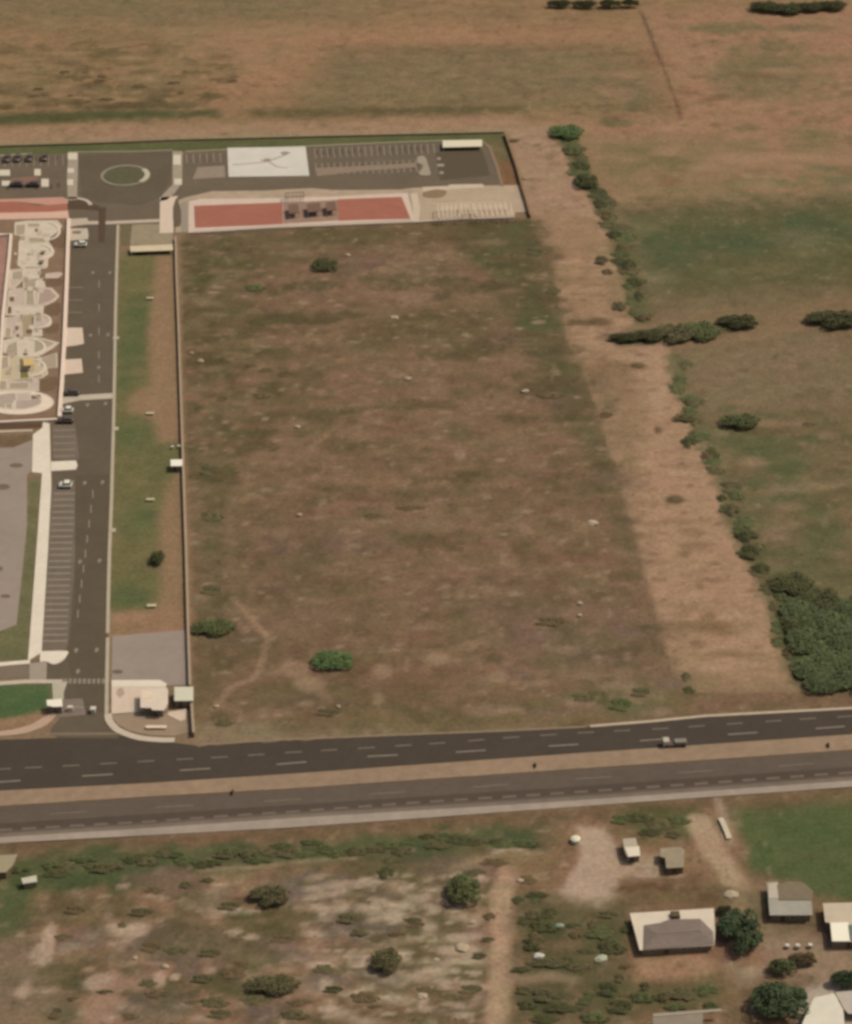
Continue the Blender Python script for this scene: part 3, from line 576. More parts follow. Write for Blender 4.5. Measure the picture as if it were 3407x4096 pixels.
for (x0, x1, y, dx) in ((24, 250, 640, 29), (748, 880, 640, 27), (1266, 1720, 612, 25), (1270, 1690, 676, 25), (30, 250, 750, 29)):
    x = x0
    while x < x1:
        if bs.random() < .6:
            w, h = bs.uniform(8, 15), bs.uniform(12, 26); yy = y - (x - x0) * .04 + bs.uniform(-4, 4)
            add_prism(bm, [G(x - w / 2, yy - h / 2)[:2], G(x + w / 2, yy - h / 2)[:2], G(x + w / 2, yy + h / 2)[:2], G(x - w / 2, yy + h / 2)[:2]], .0, .052)
        x += dx
struct(bm_obj('bay_stains', bm, mat('stained_asphalt', (90, 74, 58), .9, .15, .8)))
sheet('parking_strip', [(790, 668), (898, 662), (902, 708), (770, 716)], .06, mat('light_parking_band', (146, 127, 108), .9, .08, .6))
sheet('parking_strip', [(1258, 672), (1420, 664), (1600, 655), (1660, 650), (1662, 668), (1440, 684), (1270, 704)], .06, mat('pink_parking_band', (142, 120, 100), .9, .08, .6))
sheet('parking_strip', [(48, 712), (150, 702), (152, 718), (90, 742), (30, 730)], .06, mat('red_parking_band', (134, 100, 84), .9, .08, .6))
sheet('painted_sign', arc_px([(1668, 628), (1690, 622), (1704, 634), (1712, 660), (1722, 690), (1716, 700), (1684, 700), (1674, 688), (1690, 672), (1694, 660), (1668, 650)], 2), .07, mat('painted_pad', (158, 142, 120), .88, .06, .8))
bm = bmesh.new()
for x, y, w in ((1755, 634, 14), (1762, 660, 28), (1766, 690, 16)):
    add_prism(bm, [G(x - w / 2, y - 5)[:2], G(x + w / 2, y - 5)[:2], G(x + w / 2, y + 5)[:2], G(x - w / 2, y + 5)[:2]], .02, .066)
struct(bm_obj('painted_pads', bm, _mats['painted_pad']))

# courts and annex
sheet('white_court', [(909, 592), (1222, 587), (1237, 704), (914, 708)], .16, mat('court_white', (206, 194, 176), .85, .05, .25, big=(.08, .05)))
STAIN = mat('court_stain', (176, 161, 146), .9, .1, .5)
def worn_line(pts, w):
    return strip('court_stains', pts, w, .168, STAIN, .1)
worn_line(arc_px([(930, 660), (1000, 655), (1060, 648), (1110, 632), (1160, 610)]), .9)
worn_line(arc_px([(1040, 640), (1075, 648), (1110, 668), (1150, 672)]), .8)
sheet('court_stains', arc_px([(1052, 640), (1068, 634), (1088, 640), (1070, 648), (1054, 648), (1052, 640)], 3), .172, mat('dark_stain', (152, 136, 124), .9, .1, .5))
sheet('court_stains', arc_px([(1118, 612), (1140, 606), (1158, 612), (1140, 622), (1118, 612)], 3), .172, _mats['dark_stain'])
sheet('court_apron', [(740, 790), (850, 764), (1060, 762), (1240, 752), (1330, 760), (1600, 758), (1660, 750), (1672, 890), (1060, 910), (752, 930), (700, 930), (715, 800)], .07, mat('sandy_apron', (172, 148, 122), .92, .09, .4, big=(.12, .1)))
sheet('court_border', [(756, 806), (800, 796), (1000, 795), (1300, 788), (1630, 772), (1656, 880), (1070, 906), (754, 927)], .12, mat('court_border_paint', (204, 178, 156), .88, .06, .6))
sheet('red_court', [(776, 824), (1090, 812), (1130, 810), (1132, 896), (1068, 900), (780, 912)], .16, RED)
sheet('red_court', [(1350, 798), (1606, 788), (1642, 876), (1450, 880), (1356, 884)], .16, RED)
sheet('play_surface', [(1132, 812), (1350, 800), (1356, 882), (1134, 896)], .14, mat('worn_play_surface', (150, 120, 100), .9, .12, .5, big=(.15, .1)))
sheet('annex_pavement', [(1645, 752), (1800, 744), (2080, 740), (2112, 846), (2060, 850), (2056, 866), (1672, 888)], .08, BEIGE)
sheet('annex_pavement', [(1690, 748), (1790, 744), (1800, 738), (1930, 736), (1940, 750), (1800, 758), (1690, 766)], .11, mat('annex_white', (196, 174, 148), .88, .06, .8))
sheet('annex_pavement', [(1640, 775), (1668, 772), (1680, 830), (1675, 886), (1650, 884), (1652, 830)], .11, _mats['annex_white'])
sheet('planting_bed', arc_px([(1690, 770), (1740, 758), (1785, 764), (1770, 788), (1720, 792), (1690, 785)], 3), .12, mat('bare_bed', (138, 114, 84), .95, .12, .6))
sheet('annex_pavement', [(1745, 812), (2040, 806), (2050, 868), (1750, 878)], .105, mat('annex_pad', (186, 160, 132), .9, .08, .6))
sheet('entrance_pad', [(640, 790), (712, 785), (700, 800), (692, 830), (694, 932), (638, 934)], .15, PINK)
sheet('planting_bed', arc_px([(692, 830), (702, 812), (716, 815), (724, 850), (722, 900), (700, 905), (692, 880), (692, 830)], 3), .16, mat('dark_bed', (104, 90, 70), .95, .12, .6))
sheet('entrance_pad', [(724, 812), (750, 806), (752, 928), (726, 928)], .13, mat('grey_border', (150, 136, 116), .9, .06, .8))
sheet('kiosk_pavement', [(528, 898), (640, 894), (690, 936), (694, 984), (520, 988)], .08, mat('kiosk_tiles', (150, 132, 104), .9, .1, .5, big=(.2, .08)))
sheet('lawn_bed', [(486, 898), (526, 898), (524, 978), (484, 980)], .05, mat('lawn_bed_soil', (112, 98, 70), .95, .1, .6))

# left strip of red court and playground paving
sheet('red_court', [(-300, 812), (0, 806), (60, 806), (150, 822), (195, 818), (270, 812), (270, 846), (-300, 860)], .07, RED)
sheet('red_court_border', [(-300, 800), (30, 796), (250, 788), (275, 800), (270, 814), (195, 820), (60, 806), (-300, 814)], .085, RED2)
sheet('red_court_border', [(-300, 856), (190, 848), (272, 842), (276, 872), (-300, 884)], .085, mat('pale_pink', (208, 166, 142), .88, .06, .6))
sheet('playground_ground', [(-300, 884), (274, 870), (240, 1668), (-300, 1692)], .05, BROWN)
sheet('playground_ground', [(-300, 945), (34, 940), (4, 1300), (-20, 1680), (-300, 1690)], .06, mat('rose_court', (160, 120, 104), .9, .1, .4, big=(.1, .1)))
PL = mat('plaza_paving_pale', (201, 182, 157), .9, .06, .7, big=(.3, .06))
PL2 = mat('plaza_paving_rose', (190, 167, 147), .9, .06, .7, big=(.3, .06))
MID = mat('plaza_paving_mid', (166, 147, 122), .9, .07, .7)
DRK = mat('plaza_soil_dark', (116, 92, 70), .95, .1, .7)
EDGE = mat('plaza_kerb', (212, 193, 168), .88, .05, .8)
def plaza(pts, z, m, name='plaza_paving', smooth=0):
    q = arc_px(pts + [pts[0]], 3) if smooth else pts
    if name == 'plaza_paving' and m is not DRK: strip('plaza_edge', list(q) + [q[0]], .32, z + .03, EDGE, 0)
    return sheet(name, q, z, m)
plaza([(62, 890), (110, 884), (228, 882), (247, 905), (225, 930), (198, 950), (192, 968), (205, 985), (216, 1005), (210, 1022), (190, 1036), (188, 1068), (160, 1075), (155, 1115), (100, 1120), (92, 1075), (72, 1060), (76, 1020), (78, 965), (100, 945), (60, 940)], .085, PL)
plaza([(108, 894), (158, 894), (160, 910), (110, 908)], .1, MID); plaza([(60, 900), (104, 898), (100, 938), (62, 940)], .1, MID)
plaza([(112, 950), (176, 952), (184, 970), (116, 972)], .1, MID)
plaza([(100, 1066), (186, 1066), (184, 1074), (100, 1076)], .1, MID)
plaza([(186, 1096), (240, 1090), (248, 1096), (230, 1112), (182, 1112)], .085, PL2)
plaza([(42, 1080), (98, 1074), (100, 1110), (60, 1150), (36, 1160)], .085, PL2)
plaza([(48, 1090), (92, 1084), (92, 1118), (46, 1118)], .1, MID); plaza([(95, 1122), (146, 1122), (142, 1158), (95, 1160)], .085, MID)
plaza([(150, 1120), (172, 1112), (180, 1150), (148, 1152)], .085, PL)
plaza([(38, 1156), (160, 1150), (205, 1152), (236, 1184), (215, 1206), (178, 1222), (150, 1226), (30, 1226)], .085, PL2)
plaza([(158, 1156), (200, 1156), (230, 1186), (204, 1206), (150, 1220)], .1, mat('rose_tiles', (168, 144, 124), .9, .07, .7))
plaza([(104, 1166), (116, 1162), (136, 1164), (140, 1218), (102, 1218)], .1, MID)
plaza([(28, 1224), (176, 1222), (170, 1254), (84, 1262), (24, 1270)], .085, PL); plaza([(32, 1226), (46, 1224), (46, 1254), (30, 1256)], .1, DRK)
plaza([(24, 1262), (84, 1262), (84, 1346), (74, 1350), (18, 1350)], .085, PL2); plaza([(20, 1312), (46, 1312), (44, 1348), (18, 1348)], .1, MID)
plaza([(86, 1258), (132, 1258), (130, 1348), (88, 1348)], .085, mat('tan_paving', (164, 142, 112), .9, .07, .7))
plaza([(134, 1262), (190, 1264), (204, 1284), (194, 1306), (134, 1312)], .085, PL2, smooth=1); plaza([(140, 1270), (168, 1270), (172, 1284), (140, 1286)], .1, MID)
plaza([(134, 1318), (166, 1318), (168, 1344), (134, 1346)], .085, PL)
plaza([(18, 1362), (72, 1350), (134, 1350), (158, 1352), (236, 1372), (210, 1392), (165, 1420), (135, 1428), (60, 1428), (16, 1410)], .085, PL)
plaza([(136, 1356), (160, 1354), (222, 1374), (182, 1396), (136, 1412)], .1, MID); plaza([(28, 1382), (70, 1366), (72, 1416), (22, 1412)], .1, MID)
plaza([(0, 1426), (150, 1424), (165, 1432), (152, 1466), (186, 1474), (190, 1496), (170, 1510), (130, 1520), (110, 1520), (0, 1524)], .085, mat('cream_paving', (190, 170, 136), .9, .07, .7))
plaza([(5, 1430), (34, 1428), (36, 1470), (4, 1478)], .1, MID); plaza([(74, 1434), (96, 1436), (98, 1462), (76, 1462)], .1, mat('olive_bed', (126, 112, 66), .9, .08, .7))
plaza([(78, 1480), (112, 1478), (118, 1512), (78, 1516)], .1, _mats['olive_bed']); plaza([(132, 1496), (176, 1498), (168, 1512), (130, 1516)], .1, MID)
plaza([(162, 1434), (226, 1412), (228, 1470), (190, 1472), (160, 1464)], .07, MID)
plaza([(-60, 1522), (155, 1520), (156, 1564), (-60, 1568)], .085, PL2); plaza([(38, 1532), (116, 1530), (114, 1556), (36, 1558)], .1, MID); plaza([(-60, 1526), (26, 1522), (28, 1558), (-60, 1566)], .1, MID)
RC = (72, 1610)
ell = lambda rx, ry, n=28: [(RC[0] + rx * math.cos(2 * math.pi * k / n), RC[1] + ry * math.sin(2 * math.pi * k / n)) for k in range(n)]
plaza(ell(142, 48), .1, mat('rotunda_ring', (224, 200, 174), .9, .05, .7)); plaza([(x - 8, y - 4) for x, y in ell(104, 33)], .115, mat('rotunda_floor', (172, 152, 134), .9, .07, .6))
plaza([(64, 1572), (124, 1570), (122, 1600), (66, 1604)], .13, PL2); plaza([(124, 1580), (160, 1580), (166, 1594), (126, 1596)], .13, DRK)
plaza([(56, 1604), (62, 1604), (62, 1640), (54, 1640)], .13, PL2); plaza([(20, 1618), (50, 1616), (48, 1636), (24, 1634)], .13, MID)
pr = random.Random(4)
for k in range(64):
    y = pr.uniform(890, 1560); cxp = 130 - (y - 890) * .085 + pr.uniform(-62, 66); w, h = pr.uniform(8, 26), pr.uniform(6, 20)
    n = pr.choice((4, 4, 10)); o = pr.uniform(0, 6.28) if n > 4 else math.pi / 4
    sheet('paving_patch', [(cxp + w * .6 * math.cos(o + 2 * math.pi * q / n), y + h * .6 * math.sin(o + 2 * math.pi * q / n)) for q in range(n)], .122 + k * .0012, pr.choice((MID, MID, STONE, PL2, PL, DRK)))
for x, y, rx, ry in ((180, 925, 58, 36), (150, 1008, 60, 30), (150, 1285, 52, 28), (110, 1470, 70, 36), (100, 1390, 80, 36)):
    a0, a1 = -1.3, 1.5
    strip('plaza_edge', [(x + rx * math.cos(a), y + ry * math.sin(a)) for a in np.linspace(a0, a1, 14)], .7, .21, EDGE, 0)
for pts in ([(198, 952), (240, 918), (262, 940), (256, 990), (222, 988), (200, 972)], [(188, 1116), (246, 1112), (244, 1142), (184, 1144)], [(180, 1226), (238, 1210), (238, 1258), (196, 1262), (178, 1246)], [(175, 1314), (232, 1290), (230, 1330), (180, 1330)], [(160, 1522), (226, 1506), (222, 1556), (160, 1562)]):
    plaza(pts, .065, DRK, 'bare_soil', 1)
sheet('wall_foot_strip', [(-200, 1706), (165, 1694), (165, 1712), (-200, 1722)], .05, mat('dark_brown_strip', (98, 72, 52), .95, .06, .8))  # dark brown strip along the foot of the playground wall
strip('sidewalk', [(-200, 1734), (130, 1722)], .9, .1, PALE2)
for x, y, rx, ry in ((65, 1862, 28, 9), (10, 1948, 30, 12), (0, 2276, 12, 10), (22, 2386, 20, 8), (470, 2688, 22, 9)):
    sheet('dark_stain', [(x + rx * math.cos(2 * math.pi * k / 14), y + ry * math.sin(2 * math.pi * k / 14)) for k in range(14)], .056, mat('oil_stain', (116, 98, 80), .9, .1, .6))

# gate house forecourt
sheet('forecourt', [(446, 2722), (600, 2722), (640, 2735), (668, 2752), (668, 2840), (560, 2848), (545, 2850), (446, 2858)], .12, PINK)
sheet('forecourt', [(446, 2724), (640, 2722), (668, 2738), (660, 2748), (446, 2748)], .135, PALE)
sheet('forecourt', [(445, 2862), (540, 2852), (760, 2842), (760, 2930), (700, 2945), (600, 2942), (520, 2925), (470, 2900)], .06, mat('forecourt_earth', (152, 128, 104), .92, .08, .5))
sheet('forecourt', [(675, 2850), (745, 2838), (742, 2880), (722, 2888), (670, 2862)], .14, PINK)
sheet('dark_stain', [(470, 2758), (490, 2752), (500, 2775), (480, 2795), (465, 2780)], .13, mat('damp_stain', (176, 150, 126), .9, .08, .6))

strip('sidewalk', arc_px([(268, 793), (305, 793), (340, 800), (358, 812), (362, 820)]), 1.1, .15, PALE2)
# roundabout island
cx, cy, _ = G(500, 702)
bm = bmesh.new(); add_ribbon(bm, [(cx + 6.6 * math.cos(a), cy + 6.6 * math.sin(a)) for a in np.linspace(0, 2 * math.pi, 49)], .9, 0, .19)
struct(bm_obj('island_kerb', bm, mat('island_kerb_concrete', (142, 130, 108), .9, .1, .6)))
bm = bmesh.new(); add_prism(bm, [(cx + 6.2 * math.cos(a), cy + 6.2 * math.sin(a)) for a in np.linspace(0, 2 * math.pi, 33)[:-1]], 0, .15)
struct(bm_obj('island_lawn', bm, mat('island_grass', (94, 88, 64), .95, .14, .6, .2)))
bm = bmesh.new(); add_ribbon(bm, [(cx + 6.4 * math.cos(a), cy + 6.4 * math.sin(a)) for a in np.linspace(-.7, .7, 9)], 1.5, 0, .22)
struct(bm_obj('island_apron', bm, mat('island_apron_concrete', (186, 172, 146), .9, .06, .8)))

# ------------------------------------------------------------------ walls
WALLP = mat('wall_plaster', (158, 134, 108), .9, .07, .6)
WALLB = mat('brown_wall_plaster', (132, 104, 78), .9, .08, .6)
COPE = mat('wall_coping', (168, 144, 118), .88, .07, .8)
WALLPK = mat('pink_wall_plaster', (228, 200, 176), .88, .05, .8)
def wall(name, px, h, th, label, m, cm, cat='wall', cope=.1):
    pts = [G(x, y, h)[:2] for x, y in px]
    t = thing(name, (pts[0][0], pts[0][1], 0), label, cat)
    o = Vector(pts[0]); loc = [(p[0] - o.x, p[1] - o.y) for p in pts]
    bm = bmesh.new(); add_ribbon(bm, loc, th, -.2, h - .08); bm_obj('panel', bm, m, t)
    bm = bmesh.new(); add_ribbon(bm, loc, th + cope, h - .083, h); bm_obj('coping', bm, cm, t)
    return t
wall('boundary_wall', [(702, 945), (706, 1100), (714, 1300), (724, 1600), (734, 1900), (744, 2200), (752, 2500), (760, 2740)], 1.0, .3, 'long pale boundary wall between the green lawn strip and the brown vacant lot', WALLP, COPE, cope=.22)
wall('boundary_wall', [(766, 2806), (770, 2870), (774, 2930)], 1.3, .3, 'short boundary wall end beside the brown forecourt, south of the white hut', WALLP, COPE, cope=.22)
wall('boundary_wall', [(752, 928), (900, 920), (1068, 909), (1450, 893), (1672, 884), (1830, 874), (2056, 866)], .6, .28, 'low pale wall along the foot of the red court, facing the vacant lot', WALLPK, WALLPK)
wall('boundary_wall', [(-300, 596), (0, 580), (350, 570), (700, 556), (1300, 541), (2015, 525)], .55, .25, 'long thin wall behind the dark green lawn strip, north edge of the compound', mat('north_wall_plaster', (142, 124, 96), .9, .08, .6), mat('north_wall_coping', (148, 130, 100), .9, .06, .8))
wall('boundary_wall', [(2018, 528), (2040, 590), (2064, 660), (2084, 735), (2104, 800), (2120, 858)], 1.1, .3, 'brown slanting boundary wall between the parking plaza and the dirt track', WALLB, WALLB)
wall('playground_wall', [(275, 872), (268, 1100), (258, 1350), (248, 1520), (238, 1664)], .7, .9, 'low pinkish white wall along the east edge of the playground, beside the parking road', WALLPK, WALLPK)
wall('playground_wall', [(232, 1674), (100, 1680), (-200, 1696)], .7, .6, 'low pinkish white wall closing the playground just below the round plaza', WALLPK, WALLPK)
wall('playground_wall', [(-200, 944), (0, 936), (44, 934), (38, 1010), (22, 1165), (12, 1260), (4, 1400), (-12, 1560)], .7, .75, 'low cream wall around the rose coloured court on the left photo edge', mat('cream_wall', (222, 200, 176), .88, .05, .8), _mats['cream_wall'])

# ------------------------------------------------------------------ buildings
GLASS = mat('window_glass', (.02, .025, .03), .15, .0, 1, spec=.5, raw=True)
DOORM = mat('door_paint', (96, 78, 60), .7, .08, 2)
WHITEW = mat('whitewash', (206, 192, 170), .85, .05, .8)
CREAMR = mat('cream_roof', (212, 192, 166), .85, .05, .5, big=(.3, .05))
def inset(pts, d):
    c = Vector((sum(p[0] for p in pts) / len(pts), sum(p[1] for p in pts) / len(pts)))
    return [tuple(c + (Vector(p) - c) * max(.2, 1 - d / max(.5, (Vector(p) - c).length))) for p in pts]
TANW = mat('tan_plaster', (138, 116, 94), .9, .08, .8)
def building(name, roofs, h, label, cat, wm=TANW, over=.35, group=None, door=.3, win=(.65,), extra=None):
    """roofs: list of (px outline, material, extra height, thickness); the first is the outline of the walls"""
    base = [G(x, y, h)[:2] for x, y in roofs[0][0]]
    cx = sum(p[0] for p in base) / len(base); cy = sum(p[1] for p in base) / len(base)
    t = thing(name, (cx, cy, 0), label, cat, group)
    loc = [(p[0] - cx, p[1] - cy) for p in base]
    wl = inset(loc, over)
    bm = bmesh.new(); add_prism(bm, wl, -.1, h - .14); bm_obj('wall', bm, wm, t)
    for px, m, up, th in roofs:
        q = [G(x, y, h + up)[:2] for x, y in px]
        bm = bmesh.new(); add_prism(bm, [(p[0] - cx, p[1] - cy) for p in q], h + up - th, h + up); bm_obj('roof', bm, m, t)
    # door and windows on the edge that faces south
    n = len(wl); best = max(range(n), key=lambda k: abs(wl[k][0] - wl[(k + 1) % n][0]) - (wl[k][1] + wl[(k + 1) % n][1]) * .6)
    a, b = Vector(wl[best]), Vector(wl[(best + 1) % n]); 
    if a.x > b.x: a, b = b, a
    d = (b - a); rz = math.atan2(d.y, d.x); nrm = Vector((d.y, -d.x)).normalized()
    if door is not None:
        p = a + d * door + nrm * .02; bm = bmesh.new(); hh = min(2.0, h - .3)
        add_box(bm, p.x, p.y, hh / 2, .85, .06, hh, rz); dr = bm_obj('door', bm, DOORM, t)
        bm = bmesh.new(); q = p + d.normalized() * .3 + nrm * .05; add_box(bm, q.x, q.y, hh * .5, .05, .06, .14, rz); bm_obj('handle', bm, mat('steel', (130, 126, 120), .4, .05, 2, metal=.8), dr)
    for wn in win:
        p = a + d * wn + nrm * .02; bm = bmesh.new(); add_box(bm, p.x, p.y, h * .58, 1.1, .07, h * .3, rz); w = bm_obj('window', bm, WHITEW, t)
        q = p + nrm * .03; bm = bmesh.new(); add_box(bm, q.x, q.y, h * .58, .95, .04, h * .3 - .14, rz); bm_obj('pane', bm, GLASS, w)
    if extra: extra(t, cx, cy)
    return t

building('gatehouse', [([(561, 2758), (655, 2753), (672, 2758), (672, 2815), (655, 2842), (607, 2840), (605, 2832), (561, 2831)], mat('gatehouse_roof', (214, 192, 168), .85, .04, .5, big=(.4, .05)), 0, .16),
    ([(566, 2768), (616, 2766), (616, 2792), (566, 2794)], mat('roof_patch', (222, 196, 166), .85, .04, .8), .04, .06)], 2.0, 'pale flat roofed gatehouse on the pink forecourt, larger of the two by the entrance', 'building', over=.5)
building('gate_hut', [([(697, 2748), (773, 2747), (773, 2803), (697, 2804)], mat('hut_roof', (206, 196, 168), .85, .03, .6), 0, .16)], 1.9, 'small square flat roofed white hut standing across the lot wall beside the gatehouse', 'hut', over=.3, win=())
building('guard_booth', [([(186, 2800), (248, 2796), (250, 2826), (214, 2828), (188, 2822)], mat('booth_roof', (236, 222, 196), .8, .02, .8), 0, .16)], 1.9, 'bright white guard booth on the left side of the entrance road', 'booth', over=.25, door=.25, win=(.65,))
building('lawn_hut', [([(682, 1838), (729, 1837), (729, 1863), (683, 1864)], mat('lawn_hut_roof', (238, 226, 202), .8, .02, .8), 0, .14)], 1.7, 'tiny white hut against the boundary wall halfway down the lawn strip', 'hut', over=.2, win=())
def house_roof(t, cx, cy):
    h = 1.6
    q = [G(x, y, h + .12)[:2] for x, y in [(2575, 3702), (2640, 3692), (2680, 3678), (2800, 3676), (2852, 3728), (2856, 3778), (2572, 3800)]]
    q = [(p[0] - cx, p[1] - cy) for p in q]
    bm = bmesh.new(); lo = [bm.verts.new((*p, h + .1)) for p in q]
    r0 = Vector(G(2625, 3748, h)[:2]) - Vector((cx, cy)); r1 = Vector(G(2800, 3734, h)[:2]) - Vector((cx, cy))
    a = bm.verts.new((r0.x, r0.y, h + .75)); b = bm.verts.new((r1.x, r1.y, h + .75))
    for f in ((0, 1, a), (1, 2, a), (2, 3, b, a), (3, 4, b), (4, 5, b), (5, 6, a, b), (6, 0, a)):
        bm.faces.new([lo[k] if isinstance(k, int) else k for k in f])
    bm_obj('hip_roof', bm, mat('grey_tiles', (128, 111, 98), .9, .06, 1.2, .1, big=(.3, .06)), t)
    bm = bmesh.new(); add_ribbon(bm, [r0, r1], .3, h + .7, h + .8); bm_obj('ridge', bm, mat('ridge_tiles', (136, 118, 104), .9, .06, 1.2), t)
    p = Vector(G(2700, 3660, h + .4)[:2]) - Vector((cx, cy)); bm = bmesh.new(); add_box(bm, p.x, p.y, h + .2, 1.6, 1.4, .9, .06); bm_obj('water_tank_shed', bm, mat('dark_shed', (98, 80, 62), .9, .1, 1), t)
building('house', [([(2518, 3654), (2854, 3634), (2860, 3722), (2857, 3782), (2558, 3802)], CREAMR, 0, .16)], 1.6, 'long grey roofed house with white slab edges, beside the dark round tree', 'house', over=.6, door=.35, win=(.15, .6, .82), extra=house_roof)
building('house', [([(3066, 3532), (3110, 3528), (3118, 3590), (3200, 3586), (3244, 3592), (3250, 3662), (3078, 3662)], mat('grey_sheet_roof', (160, 150, 132), .8, .04, .6, big=(.3, .06)), 0, .14),
    ([(3108, 3540), (3150, 3526), (3210, 3530), (3252, 3566), (3246, 3600), (3116, 3600)], mat('rusty_sheet_roof', (126, 110, 88), .9, .08, .6), .14, .1), ([(3072, 3536), (3110, 3532), (3114, 3594), (3074, 3594)], mat('white_sheet_roof', (186, 170, 148), .85, .05, .6), .08, .1)], 1.8, 'light grey metal roofed house at the corner of the green field', 'house', over=.5, win=(.55, .8))
building('house', [([(3290, 3614), (3560, 3608), (3560, 3768), (3326, 3768), (3318, 3692), (3300, 3690)], mat('cream_house_roof', (196, 176, 148), .85, .05, .5, big=(.3, .05)), 0, .14),
    ([(3320, 3692), (3392, 3690), (3396, 3720), (3400, 3766), (3328, 3766)], mat('bright_roof', (242, 228, 200), .8, .02, .8), .12, .1), ([(3392, 3700), (3460, 3700), (3460, 3760), (3400, 3760)], mat('teal_tank_roof', (110, 116, 100), .8, .05, .8), .2, .2)], 1.9, 'cream and bright white roofed house cut by the right photo edge', 'house', over=.3, win=(.4,))
building('house', [([(3256, 3992), (3335, 3974), (3372, 4040), (3384, 4180), (3190, 4180), (3210, 4090)], mat('bottom_white_roof', (216, 202, 178), .85, .04, .5, big=(.3, .05)), 0, .16),
    ([(3340, 3970), (3560, 3952), (3560, 4056), (3392, 4056), (3374, 4036)], mat('light_grey_roof', (184, 168, 148), .85, .05, .6), -.25, .12)], 1.9, 'big pale roofed house in the bottom right corner, below the dark green trees', 'house', over=.3, win=())
building('shed', [([(2612, 4062), (2810, 4048), (2812, 4170), (2606, 4170)], mat('shed_sheet_roof', (142, 126, 108), .9, .06, .5, big=(.3, .06)), 0, .12), ([(2610, 4056), (2885, 4036), (2886, 4046), (2612, 4068)], mat('shed_gutter', (160, 146, 124), .85, .05, .8), .1, .08)], 2.0, 'dull grey roofed shed on the bottom photo edge below the reddish yard', 'shed', wm=mat('shed_wall', (120, 98, 76), .9, .1, .6), over=.25, win=())
building('shed', [([(-80, 3424), (40, 3420), (70, 3418), (52, 3460), (24, 3490), (-80, 3494)], mat('tan_sheet_roof', (158, 142, 112), .9, .06, .6), 0, .12)], 1.8, 'small tan roofed shed cut by the left photo edge, under the lower sidewalk', 'shed', wm=mat('shed_wall', None), over=.25, win=(), door=None)
building('shed', [([(2490, 3356), (2542, 3352), (2560, 3420), (2508, 3426), (2496, 3398)], mat('yard_shed_roof', (178, 162, 138), .85, .05, .6), 0, .12), ([(2500, 3390), (2556, 3386), (2560, 3424), (2512, 3428)], mat('yard_shed_white', (222, 204, 176), .85, .04, .8), .06, .1)], 1.8, 'small white roofed shed on the right side of the sandy yard', 'shed', over=.2, win=(), door=.4)
building('shed', [([(2640, 3394), (2720, 3388), (2738, 3400), (2734, 3470), (2664, 3474), (2660, 3432), (2640, 3428)], mat('dusty_sheet_roof', (152, 134, 108), .9, .07, .6, big=(.3, .07)), 0, .12)], 1.7, 'dusty tan roofed shed with a notched corner between the sandy yard and the dirt drive', 'shed', wm=mat('shed_wall', None), over=.2, win=(), door=.5)
building('shed', [([(84, 3514), (146, 3502), (148, 3528), (92, 3536)], mat('bright_shed_roof', (196, 184, 158), .85, .05, .8), 0, .12)], 1.4, 'low whitish shed at the top corner of the green plot on the left edge', 'shed', over=.2, win=(), door=None)

# canopies, pergolas, play equipment, benches
POST = mat('white_post', (206, 190, 166), .7, .04, 1)
def canopy(name, px, h, label, cat, rm, th=.14, post=.14, group=None, slats=0):
    base = [G(x, y, h)[:2] for x, y in px]; cx = sum(p[0] for p in base) / 4; cy = sum(p[1] for p in base) / 4
    t = thing(name, (cx, cy, 0), label, cat, group)
    loc = [(p[0] - cx, p[1] - cy) for p in base]
    bm = bmesh.new()
    if slats:
        for a, b in zip(loc, loc[1:] + loc[:1]): add_ribbon(bm, [a, b], .22, h - th, h)
        for k in range(1, slats):
            f = k / slats; A = Vector(loc[0]).lerp(Vector(loc[1]), f); B = Vector(loc[3]).lerp(Vector(loc[2]), f); add_ribbon(bm, [A, B], .2, h - th * .4, h + th * .4)
        bm_obj('beams', bm, rm, t)
    else:
        add_prism(bm, loc, h - th, h); bm_obj('roof', bm, rm, t)
    for p in inset(loc, .3):
        bm = bmesh.new(); add_box(bm, p[0], p[1], (h - th) / 2, post, post, h - th); bm_obj('post', bm, POST, t)
    return t
WCAN = mat('white_canopy', (218, 202, 172), .8, .03, .8)
canopy('canopy', [(1770, 560), (1928, 557), (1928, 584), (1770, 588)], 1.3, 'long white canopy at the north east corner of the parking plaza', 'canopy', WCAN)
canopy('pergola', [(1752, 818), (1840, 812), (1838, 866), (1754, 872)], 2.2, 'white pergola nearer the red court on the beige annex pavement', 'pergola', mat('pergola_paint', (220, 196, 168), .8, .04, 1), slats=5)
canopy('pergola', [(1846, 812), (1884, 810), (1900, 852), (1850, 856)], 2.0, 'small middle pergola between the two longer ones on the beige annex', 'pergola', _mats['pergola_paint'], slats=3)
canopy('pergola', [(1898, 812), (2040, 808), (2050, 860), (1905, 862)], 2.2, 'longest white pergola at the east end of the beige annex by the slanting wall', 'pergola', _mats['pergola_paint'], slats=7)
DARKR = mat('dark_play_roof', (118, 92, 76), .85, .1, .8)
for px, lb in (([(1152, 818), (1192, 814), (1196, 848), (1156, 854)], 'dark roofed play shelter between the two red courts, the west one of three'), ([(1226, 814), (1280, 808), (1284, 842), (1230, 848)], 'dark roofed play shelter between the two red courts, the middle and widest one'), ([(1302, 808), (1340, 804), (1346, 838), (1306, 842)], 'dark roofed play shelter between the two red courts, the east one of three')):
    canopy('play_shelter', px, 1.8, lb, 'play shelter', DARKR, group='dark play shelters between the red courts')
canopy('arbor', [(1140, 770), (1215, 766), (1216, 782), (1142, 786)], 1.8, 'brown arbor on the sandy apron just above the red court', 'arbor', mat('arbor_wood', (138, 106, 84), .85, .1, .8), slats=5)
